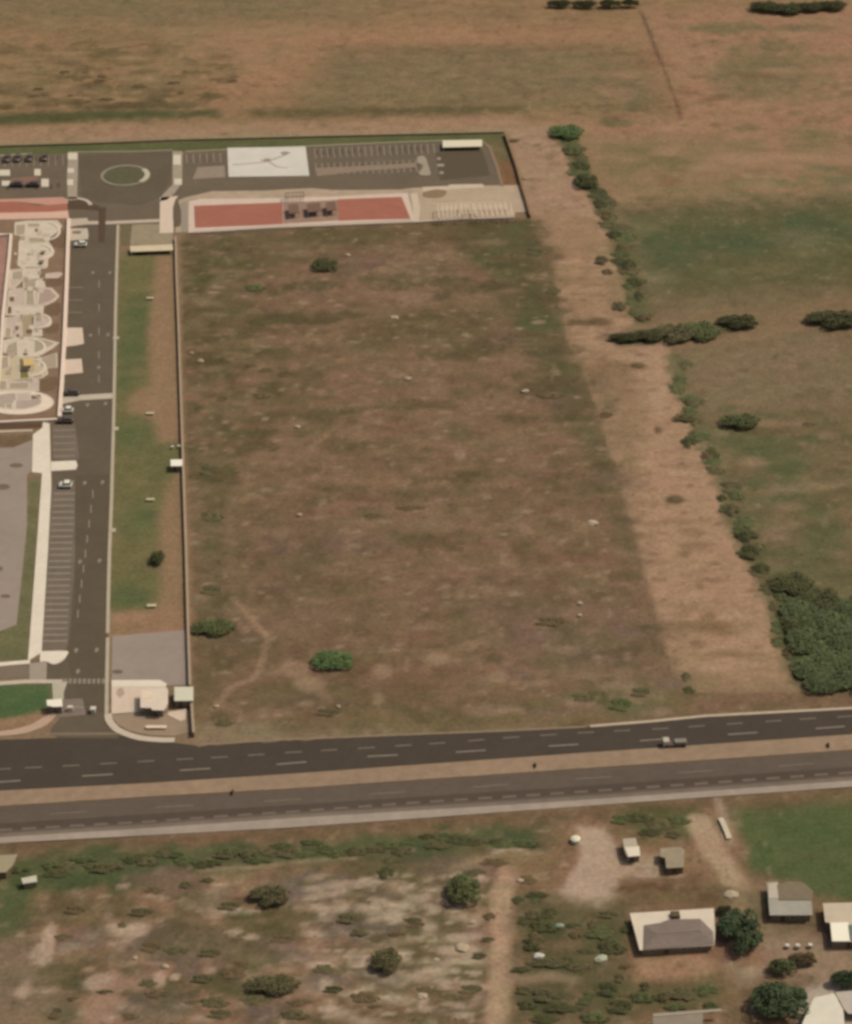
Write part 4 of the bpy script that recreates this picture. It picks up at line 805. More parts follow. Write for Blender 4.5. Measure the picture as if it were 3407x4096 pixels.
canopy('shelter', [(520, 984), (690, 976), (692, 1000), (522, 1006)], 1.2, 'long narrow cream shelter at the top of the lawn strip below the tiled kiosk square', 'shelter', mat('cream_shelter', (206, 184, 150), .85, .05, .6))
canopy('gazebo', [(96, 1434), (134, 1434), (134, 1460), (96, 1462)], 1.8, 'yellow topped play gazebo in the lower half of the playground', 'gazebo', mat('yellow_roof', (206, 172, 112), .8, .05, .8))

def bench(x, y, L, w, label, group=None, h=.45, m=None, rz=0.0):
    cx, cy, _ = G(x, y, h); t = thing('bench', (cx, cy, 0), label, 'bench', group, rz)
    m = m or mat('bench_concrete', (190, 174, 140), .85, .05, 1)
    bm = bmesh.new(); add_box(bm, 0, 0, h - .06, L, w, .12, 0, .02); bm_obj('seat', bm, m, t)
    for s in (-1, 1):
        bm = bmesh.new(); add_box(bm, s * L * .36, 0, (h - .12) / 2, .18, w * .8, h - .12); bm_obj('leg', bm, m, t)
    return t
gb = 'pale concrete benches on the lawn strip'
bench(600, 1190, 1.9, .9, 'pale bench on the lawn strip, the highest one beside the brown dirt', gb)
bench(600, 1651, 1.9, .9, 'pale bench where the brown dirt pinches the lawn, just above the tiny white hut', gb)
bench(601, 1996, 1.9, .9, 'pale bench on the lawn strip just below the tiny white hut', gb)
bench(606, 2421, 2.0, 1.0, 'pale bench on the lawn strip nearest the grey paved lot', gb)
bench(624, 2907, 4.2, .9, 'long cream bench on the brown forecourt below the gatehouse', None, .5, mat('cream_bench', (222, 196, 166), .85, .04, 1))
for x, y, lb in ((172, 1006, 'small dark square table high in the playground, on its second pale lobe'), (166, 1044, 'small dark square table in the playground just below the second pale lobe')):
    cx, cy, _ = G(x, y, .7); t = thing('table', (cx, cy, 0), lb, 'table', 'small dark playground tables')
    bm = bmesh.new(); add_box(bm, 0, 0, .7, 1.3, 1.3, .1, 0, .02); bm_obj('tabletop', bm, mat('dark_table', (136, 116, 92), .85, .06, 1), t)
    bm = bmesh.new(); add_cyl(bm, 0, 0, 0, .65, .3, .2, 10); bm_obj('pedestal', bm, _mats['dark_table'], t)
# barrier and pillars at the gate
cx, cy, _ = G(280, 2828, 1.0); t = thing('barrier_gate', (cx, cy, 0), 'white barrier gate with its arm across the entrance lane beside the booth', 'barrier')
bm = bmesh.new(); add_box(bm, 0, 0, .55, 1.1, .8, 1.1, 0, .04); bm_obj('cabinet', bm, WHITEW, t)
bm = bmesh.new(); add_box(bm, 1.5, -.1, .95, 2.6, .1, .12); bm_obj('arm', bm, WHITEW, t)
cx, cy, _ = G(372, 2834, 1.0); t = thing('gate_pillar', (cx, cy, 0), 'lone pale pillar standing in the middle of the entrance road', 'pillar')
bm = bmesh.new(); add_box(bm, 0, 0, .5, .9, .9, 1.0, 0, .03); bm_obj('shaft', bm, PALE, t)
bm = bmesh.new(); add_box(bm, 0, 0, 1.06, 1.15, 1.15, .12, 0, .03); bm_obj('cap', bm, WHITEW, t)
for x, y, lb in ((690, 1787, 'left of two short white posts above the tiny white hut'), (716, 1784, 'short white post nearest the wall above the tiny white hut')):
    cx, cy, _ = G(x, y, .6); t = thing('post', (cx, cy, 0), lb, 'post', 'short white posts above the lawn hut')
    bm = bmesh.new(); add_box(bm, 0, 0, .35, .5, .5, .7); bm_obj('shaft', bm, WHITEW, t)
    bm = bmesh.new(); add_box(bm, 0, 0, .74, .62, .62, .08); bm_obj('cap', bm, WHITEW, t)

# ------------------------------------------------------------------ vehicles
TYRE = mat('tyre_rubber', (.02, .02, .02), .9, .05, 2, raw=True)
LAMP = mat('lamp_glass', (200, 190, 170), .2, 0, 1, spec=.5)
def car(x, y, paint, label, rz=0.0, group=None, L=4.1, W=1.75):
    """nose towards local -x"""
    cx, cy, _ = G(x, y, .5); t = thing('car', (cx, cy, .07), label, 'car', group, rz)
    prof = [(-L / 2, .35), (-L / 2, .68), (-L * .46, .78), (-L * .24, .92), (L * .40, .96), (L * .49, .9), (L / 2, .6), (L * .49, .3), (-L * .49, .25)]
    bm = bmesh.new()
    a = [bm.verts.new((p[0], -W / 2, p[1])) for p in prof]; b = [bm.verts.new((p[0], W / 2, p[1])) for p in prof]
    n = len(prof)
    for i in range(n): bm.faces.new((a[i], a[(i + 1) % n], b[(i + 1) % n], b[i]))
    bm.faces.new(a); bm.faces.new(b[::-1])
    bmesh.ops.bevel(bm, geom=list(bm.edges), offset=.06, segments=2, affect='EDGES')
    bm_obj('body', bm, paint, t, True)
    def cabin(z0, z1, x0, x1, x2, x3, w0, w1, name, m):
        bm = bmesh.new()
        lo = [bm.verts.new(p) for p in ((x0, -w0, z0), (x3, -w0, z0), (x3, w0, z0), (x0, w0, z0))]
        hi = [bm.verts.new(p) for p in ((x1, -w1, z1), (x2, -w1, z1), (x2, w1, z1), (x1, w1, z1))]
        for i in range(4): bm.faces.new((lo[i], lo[(i + 1) % 4], hi[(i + 1) % 4], hi[i]))
        bm.faces.new(hi); bm.faces.new(lo[::-1]); return bm_obj(name, bm, m, t)
    cabin(.93, 1.36, -L * .24, -L * .08, L * .33, L * .44, W * .46, W * .38, 'window', GLASS)
    cabin(1.36, 1.43, -L * .09, -L * .06, L * .31, L * .34, W * .39, W * .36, 'roof', paint)
    for sx in (-1, 1):
        for sy in (-1, 1):
            bm = bmesh.new(); add_cyl(bm, 0, 0, -.1, .1, .31, .31, 14)
            bmesh.ops.rotate(bm, verts=bm.verts, cent=(0, 0, 0), matrix=__import__('mathutils').Matrix.Rotation(math.pi / 2, 3, 'X'))
            bmesh.ops.translate(bm, verts=bm.verts, vec=(sx * L * .31, sy * (W / 2 - .06), .31)); bm_obj('wheel', bm, TYRE, t)
    for sy in (-1, 1):
        bm = bmesh.new(); add_box(bm, -L / 2 + .02, sy * W * .36, .64, .08, .32, .12); bm_obj('headlight', bm, LAMP, t)
    return t
CW = mat('white_car_paint', (232, 218, 196), .35, .02, 2, spec=.5)
CD = mat('dark_car_paint', (74, 58, 48), .35, .02, 2, spec=.5)
CB = mat('brown_car_paint', (92, 72, 58), .4, .02, 2, spec=.5)
CG = mat('grey_car_paint', (150, 138, 124), .4, .02, 2, spec=.5)
car(262, 1940, CW, 'white car parked first in the stalls below the pale pavement finger', 0, None, 3.0, 1.9)
car(322, 978, CW, 'white car parked beside the playground wall under the two pale bays', 0, None, 3.4, 1.5)
car(268, 1642, CW, 'white car parked by the bottom corner of the playground wall', 0, None, 3.0, 1.6)
car(286, 1572, CB, 'dark brown car parked just above the raised pale crosswalk', 0)
car(262, 1682, CB, 'dark brown car parked right below the white one at the playground corner', 0)
car(66, 738, CD, 'dark car on the reddish parking band at the left of the plaza', 0)
car(132, 738, CD, 'dark car at the right end of the reddish parking band', 0)
for x, y, lb in ((28, 634, 'first'), (70, 633, 'second'), (118, 632, 'third'), (178, 630, 'fourth')):
    car(x, y, CB, f'brown car under the lawn kerb at the plaza top, {lb} from the left photo edge', math.pi / 2, 'brown cars along the top of the plaza', 3.8)
# truck
cx, cy, _ = G(2700, 2970, .8); t = thing('truck', (cx, cy, .05), 'small flatbed truck with pale cab and load on the upper carriageway', 'truck', None, .07)
bm = bmesh.new(); add_box(bm, -1.9, 0, .95, 1.3, 1.7, 1.3, 0, .12); bm_obj('cab', bm, mat('truck_cab_paint', (186, 174, 150), .4, .02, 2), t)
bm = bmesh.new(); add_box(bm, -2.5, 0, 1.2, .14, 1.4, .5); bm_obj('windshield', bm, GLASS, t)
bm = bmesh.new(); add_box(bm, .6, 0, .62, 3.6, 1.8, .16); bm_obj('bed', bm, CB, t)
bm = bmesh.new(); add_box(bm, 1.0, 0, .95, 2.4, 1.3, .5, 0, .06); bm_obj('load', bm, mat('truck_load', (138, 126, 110), .8, .1, 2), t)
for sx in (-1.8, 1.4):
    for sy in (-1, 1):
        bm = bmesh.new(); add_cyl(bm, 0, 0, -.12, .12, .36, .36, 14)
        bmesh.ops.rotate(bm, verts=bm.verts, cent=(0, 0, 0), matrix=__import__('mathutils').Matrix.Rotation(math.pi / 2, 3, 'X'))
        bmesh.ops.translate(bm, verts=bm.verts, vec=(sx, sy * .78, .36)); bm_obj('wheel', bm, TYRE, t)

# ------------------------------------------------------------------ plants
def crown_mesh(name, seed, nl, leaf, lobes=13, flat=.75):
    """unit crown: leaf cards spread over lumps of foliage; colour attribute 'tint'"""
    rnd = np.random.default_rng(seed)
    cen = []
    for k in range(lobes):
        a = rnd.uniform(0, 2 * math.pi); r = math.sqrt(rnd.uniform(0, 1)) * .74
        cen.append((r * math.cos(a), r * math.sin(a), flat * (.30 + .42 * (1 - r * r) * rnd.uniform(.4, 1.1)), rnd.uniform(.16, .40), rnd.uniform(.84, 1.18)))
    V = np.empty((nl * 4, 3)); T = np.empty((nl * 4, 4), np.float32)
    for i in range(nl):
        c = cen[rnd.integers(lobes)]
        d = rnd.normal(size=3); d[2] = abs(d[2]) * .9 - .25; d /= np.linalg.norm(d)
        p = np.array(c[:3]) + d * c[3] * rnd.uniform(.72, 1.05) * np.array([1, 1, flat])
        p[2] = max(p[2], .03)
        nrm = d * .6 + np.array([0, 0, .75]) + rnd.normal(size=3) * .5; nrm /= np.linalg.norm(nrm)
        u = np.cross(nrm, rnd.normal(size=3)); u /= np.linalg.norm(u); v = np.cross(nrm, u)
        s = leaf * rnd.uniform(.6, 1.3); u = u * s; v = v * s * rnd.uniform(.45, .8)
        V[i * 4:i * 4 + 4] = [p - u - v * .3, p + v * .1 - v, p + u + v * .3, p + v]
        T[i * 4:i * 4 + 4] = (*(np.array([1, 1, 1]) * c[4] * rnd.uniform(.8, 1.2)), 1)
    me = bpy.data.meshes.new(name); n = nl
    me.vertices.add(n * 4); me.vertices.foreach_set('co', V.astype(np.float32).ravel())
    me.loops.add(n * 4); me.loops.foreach_set('vertex_index', np.arange(n * 4, dtype=np.int32))
    me.polygons.add(n); me.polygons.foreach_set('loop_start', (np.arange(n) * 4).astype(np.int32)); me.polygons.foreach_set('loop_total', np.full(n, 4, np.int32))
    me.update(calc_edges=True)
    at = me.color_attributes.new('tint', 'FLOAT_COLOR', 'POINT'); at.data.foreach_set('color', T.ravel())
    return me
def leaf_mat(name, col):
    m = mat(name, col, .85, .18, .9, spec=.2)
    nt = m.node_tree; b = nt.nodes['Principled BSDF']; src = b.inputs['Base Color'].links[0].from_socket
    a = nt.nodes.new('ShaderNodeAttribute'); a.attribute_name = 'tint'
    mx = nt.nodes.new('ShaderNodeVectorMath'); mx.operation = 'MULTIPLY'
    nt.links.new(src, mx.inputs[0]); nt.links.new(a.outputs['Color'], mx.inputs[1]); nt.links.new(mx.outputs[0], b.inputs['Base Color'])
    return m
LEAF = {'dark': leaf_mat('dark_leaves', (84, 82, 49)), 'deep': leaf_mat('deep_green_leaves', (74, 84, 54)), 'green': leaf_mat('green_leaves', (96, 98, 59)),
        'olive': leaf_mat('olive_leaves', (104, 94, 62)), 'brown': leaf_mat('brown_scrub_leaves', (114, 94, 64)), 'bright': leaf_mat('bright_leaves', (92, 108, 62)),
        'wood': leaf_mat('wood_leaves', (88, 94, 58))}
BIG = {}; SMALL = {}
def proto(kind, size, k):
    D = BIG if size == 'big' else SMALL
    if (kind, k) not in D:
        me = crown_mesh('crown' if size == 'big' else 'foliage', 100 + k * 7 + (50 if size == 'big' else 0), 3600 if size == 'big' else 1100, .062 if size == 'big' else .085, 30 if size == 'big' else 17, .75)
        me.materials.append(LEAF[kind]); D[(kind, k)] = me
    return D[(kind, k)]
BARK = mat('bark', (104, 84, 64), .95, .15, 2, .3)
def trunk_mesh():
    bm = bmesh.new(); add_cyl(bm, 0, 0, -.1, .62, .09, .05, 9)
    for k in range(5):
        a = k * 1.256 + .4; p0 = Vector((0, 0, .3 + .04 * k)); p1 = Vector((.45 * math.cos(a), .45 * math.sin(a), .62))
        d = (p1 - p0); ring = []
        for p, r in ((p0, .035), (p1, .014)):
            u = d.cross(Vector((0, 0, 1))).normalized(); v = d.cross(u).normalized()
            ring.append([bm.verts.new(p + (u * math.cos(q * math.pi / 3) + v * math.sin(q * math.pi / 3)) * r) for q in range(6)])
        for q in range(6): bm.faces.new((ring[0][q], ring[0][(q + 1) % 6], ring[1][(q + 1) % 6], ring[1][q]))
    me = bpy.data.meshes.new('trunk'); bm.to_mesh(me); bm.free(); me.materials.append(BARK); return me
TRUNK = trunk_mesh(); _prnd = random.Random(5)
def tree(x, y, rx, ry, h, kind, label, cat='tree', group=None, name='tree'):
    """x, y: centre of the crown as surveyed; rx, ry its half sizes"""
    sx, sy = scale_at(x, y); cx, cy, _ = G(x, y, h * .45)
    wx = rx * sx; wy = max(ry * sy - h * .28, wx * .5)
    t = thing(name, (cx, cy, 0), label, cat, group, 0)
    cr = bpy.data.objects.new('crown', proto(kind, 'big', _prnd.randrange(3))); COL.objects.link(cr); cr.parent = t
    cr.rotation_euler[2] = 0; cr.scale = (wx * 1.02, wy * 1.02, h / .78)
    tr = bpy.data.objects.new('trunk', TRUNK); COL.objects.link(tr); tr.parent = t; tr.scale = (wx * .7, wy * .7, h * .9)
    return t
def bush(x, y, rx, ry, kind, label, group=None, h=None, cat='bush'):
    sx, sy = scale_at(x, y); wx = rx * sx; hh = .55 * (h or min(1.8, .55 * wx + .25)); cx, cy, _ = G(x, y, hh * .4)
    wy = max(ry * sy - hh * .3, wx * .45)
    o = bpy.data.objects.new('bush', proto(kind, 'small', _prnd.randrange(4))); COL.objects.link(o)
    o.location = (cx, cy, -.05); o.scale = (wx, wy, hh / .75)
    return tag(o, label, cat, group)

# trees with a place of their own
tree(2972, 3722, 92, 112, 4.2, 'deep', 'big dark tree touching the right end of the long grey roofed house')
tree(3118, 4008, 128, 92, 4.2, 'deep', 'broad round dark green tree at the bottom right beside the pale roof')
tree(3395, 3920, 70, 52, 3.4, 'deep', 'dark tree cut by the right photo edge above the pale corner roof')
tree(3130, 3870, 62, 40, 2.6, 'green', 'greyish green tree between the two biggest dark trees at the lower right')
tree(3215, 3838, 62, 36, 2.2, 'brown', 'dark brownish tree under the three white specks at the lower right')
tree(2900, 3645, 34, 30, 2.0, 'dark', 'small dark tree at the top left of the big one by the grey roofed house')
tree(2958, 1285, 88, 33, 2.6, 'dark', 'oval dark tree standing alone in the hedge line under the green crop')
tree(3345, 1275, 118, 42, 3.0, 'dark', 'wide dark tree cut by the right photo edge at the end of the hedge line')
tree(2965, 1680, 82, 36, 2.4, 'green', 'lone green tree in the brown field right of the dirt track')
tree(1855, 3560, 74, 72, 3.0, 'green', 'green tree with a dark left side above the pale footpath, south of the highway')
tree(1548, 3838, 62, 66, 2.6, 'olive', 'upright olive tree in the rubble ground left of the pale footpath')
tree(1085, 3584, 86, 54, 2.4, 'olive', 'broad olive tree in the scrub below the thin pale trail, south of the highway')
tree(1100, 3935, 110, 52, 2.0, 'olive', 'wide low olive tree near the bottom of the photo, left of the middle')
tree(632, 2228, 30, 34, 2.2, 'dark', 'lone small dark tree on the lawn strip near the boundary wall')
tree(2270, 522, 70, 34, 2.2, 'bright', 'bright green tree at the top of the track beside the far field')
tree(2345, 722, 52, 32, 2.2, 'dark', 'dark tree at the bend on the right of the upper dirt track')
tree(1330, 2642, 92, 46, 1.8, 'bright', 'bright green spreading shrub tree low in the vacant lot')
tree(860, 2506, 90, 42, 1.8, 'green', 'green shrub tree against the boundary wall low in the vacant lot')
tree(1300, 1058, 58, 30, 1.6, 'dark', 'dark green shrub tree high in the vacant lot below the red court')
gh = 'trees of the hedge under the green crop'
for x, y, rx, ry, kd, lb in ((2500, 1350, 62, 22, 'dark', 'leftmost dark tree of the hedge row, nearest the dirt track'), (2600, 1338, 66, 30, 'dark', 'second dark tree of the hedge row above the pale wide track'), (2700, 1332, 82, 46, 'olive', 'olive middle tree of the hedge row'), (2800, 1318, 92, 46, 'green', 'lighter green tree of the hedge row, left of the oval dark one')):
    tree(x, y, rx, ry, 2.2, kd, lb, 'tree', gh)
gw = 'dense trees of the small wood on the right'
rw = random.Random(17)
for x, y, rx, ry, kd in ((3150, 2330, 80, 46, 'green'), (3270, 2400, 80, 50, 'green'), (3385, 2430, 80, 50, 'dark'), (3180, 2450, 80, 54, 'dark'), (3300, 2500, 90, 60, 'deep'), (3410, 2540, 80, 60, 'deep'), (3200, 2560, 74, 56, 'dark'), (3310, 2620, 90, 60, 'dark'), (3420, 2650, 80, 60, 'deep'), (3232, 2670, 72, 56, 'deep'), (3320, 2720, 80, 46, 'dark'), (3425, 2735, 80, 44, 'dark'), (3255, 2740, 62, 36, 'dark'), (3170, 2500, 50, 40, 'green'), (3350, 2560, 70, 50, 'dark')):
    tree(x + 22, y, rx * 1.12, ry * 1.2, rw.uniform(1.5, 2.0), 'wood' if kd != 'green' else 'dark', 'dense green tree of the small wood between the dirt track and the right photo edge', 'tree', gw)
gt = 'dark trees along the top photo edge'
for x, y, rx, ry in ((3060, 22, 60, 22), (3150, 30, 70, 24), (3240, 24, 60, 20), (3330, 18, 60, 20)):
    tree(x, y, rx, ry, 3, 'dark', 'dark tree of the clump along the top right photo edge', 'tree', gt)
gt2 = 'dark trees at the top photo edge middle'
for x, y, rx, ry in ((2240, 12, 50, 12), (2340, 14, 50, 12), (2440, 14, 50, 12), (2520, 12, 40, 10)):
    tree(x, y, rx, ry, 3, 'dark', 'dark tree of the thin row on the top photo edge, left of the ploughed corner', 'tree', gt2)
# saplings on the median
for x, y, lb in ((930, 3168, 'thin dark sapling on the median strip near the left third of the highway'), (2140, 3062, 'thin dark sapling on the median strip near the middle of the highway'), (3312, 2982, 'thin dark sapling on the median strip near the right photo edge')):
    tree(x, y, 6, 14, .8, 'olive', lb, 'sapling', None, 'sapling')
# bushes beside the track and in the fields
gb1 = 'bushes along the right side of the dirt track'
for x, y, rx, ry, kd, lb in ((2290, 600, 40, 26, 'green', 'green bush under the bright tree at the top of the track'), (2325, 660, 36, 24, 'dark', 'dark bush just above the bend tree of the upper track'), (2402, 812, 28, 24, 'dark', 'dark bush below the bend tree, at the top left corner of the green crop'),
        (2425, 860, 26, 22, 'brown', 'brownish bush at the left rim of the green crop, upper end'), (2455, 935, 34, 22, 'dark', 'dark bush on the left rim of the green crop, a third of the way down'), (2490, 990, 26, 24, 'olive', 'olive bush between dark ones on the left rim of the green crop'), (2510, 1055, 36, 30, 'dark', 'darkest bush on the left rim of the green crop'), (2405, 1040, 34, 20, 'olive', 'olive bush standing out into the track left of the darkest one'), (2430, 1085, 24, 14, 'brown', 'small brown bush in the track below the olive one'),
        (2538, 1125, 30, 24, 'dark', 'dark bush near the lower left corner of the green crop'), (2552, 1180, 20, 26, 'dark', 'narrow dark bush pointing down to the hedge row'), (2478, 1222, 32, 24, 'olive', 'olive bush on the sandy bulge of the track above the hedge'), (2570, 1268, 34, 20, 'brown', 'brown bush right above the hedge row'),
        (2752, 1608, 20, 16, 'olive', 'little olive bush on the right rim of the track above the lone field tree'), (2738, 1670, 50, 22, 'olive', 'olive bush left of the lone green field tree'), (2752, 1765, 32, 34, 'dark', 'dark bush biting into the right rim of the track'), (2825, 1820, 24, 20, 'brown', 'small brown bush below the one biting into the track'),
        (2885, 1990, 22, 20, 'dark', 'dark bush on the right rim halfway down the lower track'), (2925, 2035, 34, 36, 'olive', 'olive bush on the right rim just under the halfway one'), (2985, 2140, 50, 34, 'dark', 'broad dark bush on the right rim of the lower track'), (3000, 2210, 46, 36, 'dark', 'dark bush continuing the right rim under the broad one'), (3040, 2270, 40, 30, 'dark', 'dark bush of the right rim just above the small wood'), (3125, 2385, 30, 26, 'green', 'green bush at the upper left corner of the small wood'),
        (3145, 2610, 22, 18, 'brown', 'brown bush at the left foot of the small wood')):
    bush(x, y, rx, ry, kd, lb, gb1)
rh = random.Random(33)
for line, n in ((RIM, 30), (RIM2, 32)):
    for k in range(n):
        f = (k + rh.random()) / n * (len(line) - 1); a = int(f); f -= a
        x = line[a][0] * (1 - f) + line[a + 1][0] * f + rh.uniform(-26, 44); y = line[a][1] * (1 - f) + line[a + 1][1] * f
        bush(x, y, rh.uniform(26, 50), rh.uniform(18, 34), rh.choice(['dark', 'olive', 'olive', 'green', 'green']), 'low ragged bush of the continuous green rim along the right side of the dirt track', 'low bushes of the ragged track rim', rh.uniform(.4, .8))
gb2 = 'dark shrubs standing on or beside the dirt track'
for x, y, rx, ry, lb in ((2422, 1660, 34, 14, 'low dark shrub on the left rim of the wide track'), (2702, 1998, 36, 15, 'low dark shrub in the middle of the wide track'), (2548, 1462, 26, 12, 'low dark shrub on the sandy head of the wide track'), (2053, 562, 22, 8, 'low dark shrub at the top of the track beside the slanting wall'), (3234, 1695, 30, 16, 'small dark shrub in the brown field near the right photo edge')):
    bush(x, y, rx, ry, 'brown', lb, gb2, .5)
gb3 = 'scrub bushes of the vacant lot'
for x, y, rx, ry, kd, lb in ((1020, 1150, 44, 18, 'green', 'small green bush in the upper left of the vacant lot'), (1068, 1480, 34, 12, 'brown', 'left dark bush of the dark row in the left of the lot'), (1140, 1494, 32, 13, 'brown', 'right dark bush of the dark row in the left of the lot'), (1002, 1462, 24, 10, 'brown', 'thin dark bush at the tip of the dark row in the left of the lot'),
        (1048, 1582, 36, 14, 'brown', 'dark bush under the dark row in the left of the lot'), (886, 1596, 28, 13, 'brown', 'dark bush near the wall in the left of the lot'), (850, 2062, 46, 30, 'olive', 'olive bush near the wall, level with the middle of the lawn'), (842, 2360, 50, 24, 'olive', 'olive bush near the wall above the worn footpath'), (830, 1880, 34, 26, 'olive', 'olive bush near the wall opposite the tiny white hut'),
        (800, 1630, 26, 20, 'olive', 'olive bush hard against the upper lot wall'), (1330, 1275, 50, 12, 'brown', 'flat brown bush under the shrub tree high in the lot'), (1640, 2030, 60, 18, 'brown', 'flat brown bush row in the middle of the lot'), (1490, 2060, 40, 20, 'brown', 'brown bush left of the flat row in the middle of the lot'), (2200, 2485, 70, 22, 'brown', 'dark brown bush low in the right half of the lot'),
        (2140, 1005, 40, 20, 'olive', 'olive bush in the upper right corner of the lot'), (2200, 1580, 56, 16, 'brown', 'flat dark bush near the right rim of the lot, middle height'), (2215, 1160, 32, 18, 'olive', 'olive bush on the right rim of the lot, upper third'), (2480, 2820, 54, 30, 'green', 'green bush in the lower right of the lot beside the highway kerb'), (2330, 2790, 44, 22, 'olive', 'olive bush left of the green one beside the highway kerb'), (2560, 2770, 46, 22, 'olive', 'olive bush right of the green one beside the highway kerb'),
        (2742, 2705, 22, 26, 'olive', 'olive bush at the foot of the track, left rim'), (2755, 2760, 26, 20, 'dark', 'dark bush at the foot of the track above the kerb'), (900, 2890, 40, 20, 'olive', 'olive bush at the lower left corner of the lot'), (1310, 2850, 60, 18, 'olive', 'low olive bush above the highway edge, left of the middle'), (560, 1016, 20, 8, 'dark', 'tiny dark bush under the cream shelter at the top of the lawn')):
    bush(x, y, rx, ry, kd, lb, gb3, .55 if kd != 'green' else .8)
gb4 = 'roadside bushes south of the highway'
rb = random.Random(21)
for k in range(44):
    x = 90 + k * 47 + rb.uniform(-20, 20); y = (3475 - .062 * x if x > 500 else 3462) + rb.uniform(-30, 34)
    bush(x, y, rb.uniform(34, 64), rb.uniform(16, 28), rb.choice(['green', 'green', 'olive', 'dark', 'olive']), 'low bush of the green thicket along the verge south of the highway', gb4, rb.uniform(.5, 1.1))
for x, y, rx, ry in ((2480, 3280, 50, 24), (2560, 3270, 60, 26), (2640, 3300, 60, 28), (2720, 3280, 46, 24), (2600, 3330, 50, 20), (2690, 3340, 40, 18)):
    bush(x, y, rx, ry, rb.choice(['green', 'olive', 'dark']), 'low bush of the green patch between the sandy yard and the dirt drive', 'bushes behind the small sheds', .8)
for x, y, rx, ry in ((2180, 3705, 60, 34), (2140, 3660, 40, 26), (2400, 3730, 56, 36), (2450, 3790, 56, 40), (2200, 3850, 80, 30), (2320, 3870, 60, 26), (2130, 3790, 36, 20), (2170, 3985, 60, 34), (2110, 4020, 40, 28), (2240, 4030, 60, 30), (2430, 3960, 50, 36), (2480, 4030, 60, 34), (2290, 3700, 40, 16), (2430, 3660, 50, 18), (2180, 4075, 60, 24), (2380, 4070, 60, 30)):
    bush(x, y, rx, ry, rb.choice(['green', 'olive', 'dark', 'dark']), 'bush of the overgrown garden between the pale footpath and the long grey roofed house', 'bushes of the overgrown garden', rb.uniform(.7, 1.4))
for x, y, rx, ry in ((2570, 3990, 50, 30), (2660, 3985, 56, 32), (2740, 3975, 50, 36), (2820, 3960, 50, 36), (2840, 4030, 40, 26), (2700, 4030, 50, 22), (2580, 3950, 26, 26)):
    bush(x, y, rx, ry, rb.choice(['olive', 'green', 'olive']), 'bush in the row under the reddish yard of the long grey roofed house', 'bushes under the reddish yard', rb.uniform(.8, 1.5))
for x, y, rx, ry in ((1980, 3450, 60, 22), (1900, 3490, 50, 24), (2110, 3520, 40, 24), (2070, 3600, 30, 24), (2150, 3580, 50, 18), (1540, 3490, 36, 40), (1560, 3440, 44, 26), (1020, 4000, 70, 30), (1200, 4010, 60, 22), (1460, 3990, 60, 30), (1330, 3960, 50, 18), (960, 3870, 40, 34), (700, 3800, 50, 24), (600, 3790, 50, 26), (860, 4010, 60, 30), (1180, 4060, 60, 26), (560, 3650, 60, 20), (300, 3640, 50, 22), (1700, 3960, 40, 20), (1800, 3990, 50, 18), (1440, 3730, 40, 20), (1650, 3680, 40, 16), (620, 3560, 40, 18), (740, 3540, 30, 16), (830, 3520, 30, 14), (290, 3995, 22, 16)):
    bush(x, y, rx, ry, rb.choice(['olive', 'brown', 'olive', 'brown', 'dark']), 'low bush scattered over the brown scrub land south of the highway', 'scrub bushes south of the highway', rb.uniform(.4, 1.0))
for k in range(26):
    x, y = rb.uniform(180, 1960), rb.uniform(3560, 4090)
    bush(x, y, rb.uniform(18, 60), rb.uniform(12, 26), rb.choice(['olive', 'brown', 'olive', 'brown']), 'low bush scattered over the brown scrub land south of the highway', 'scrub bushes south of the highway', rb.uniform(.3, .8))
for k in range(30):
    x, y = rb.uniform(2070, 2520), rb.uniform(3590, 4090)
    bush(x, y, rb.uniform(18, 46), rb.uniform(14, 26), rb.choice(['olive', 'dark', 'green', 'brown']), 'bush of the overgrown garden between the pale footpath and the long grey roofed house', 'bushes of the overgrown garden', rb.uniform(.4, .9))
gb6 = 'dark scrub bushes of the far field'
for k in range(16):
    x = rb.uniform(20, 960); y = rb.uniform(250, 415)
    bush(x, y, rb.uniform(14, 36), rb.uniform(6, 11), 'brown', 'low dark scrub bush of the far field in the top left of the photo', gb6, rb.uniform(.3, .7))

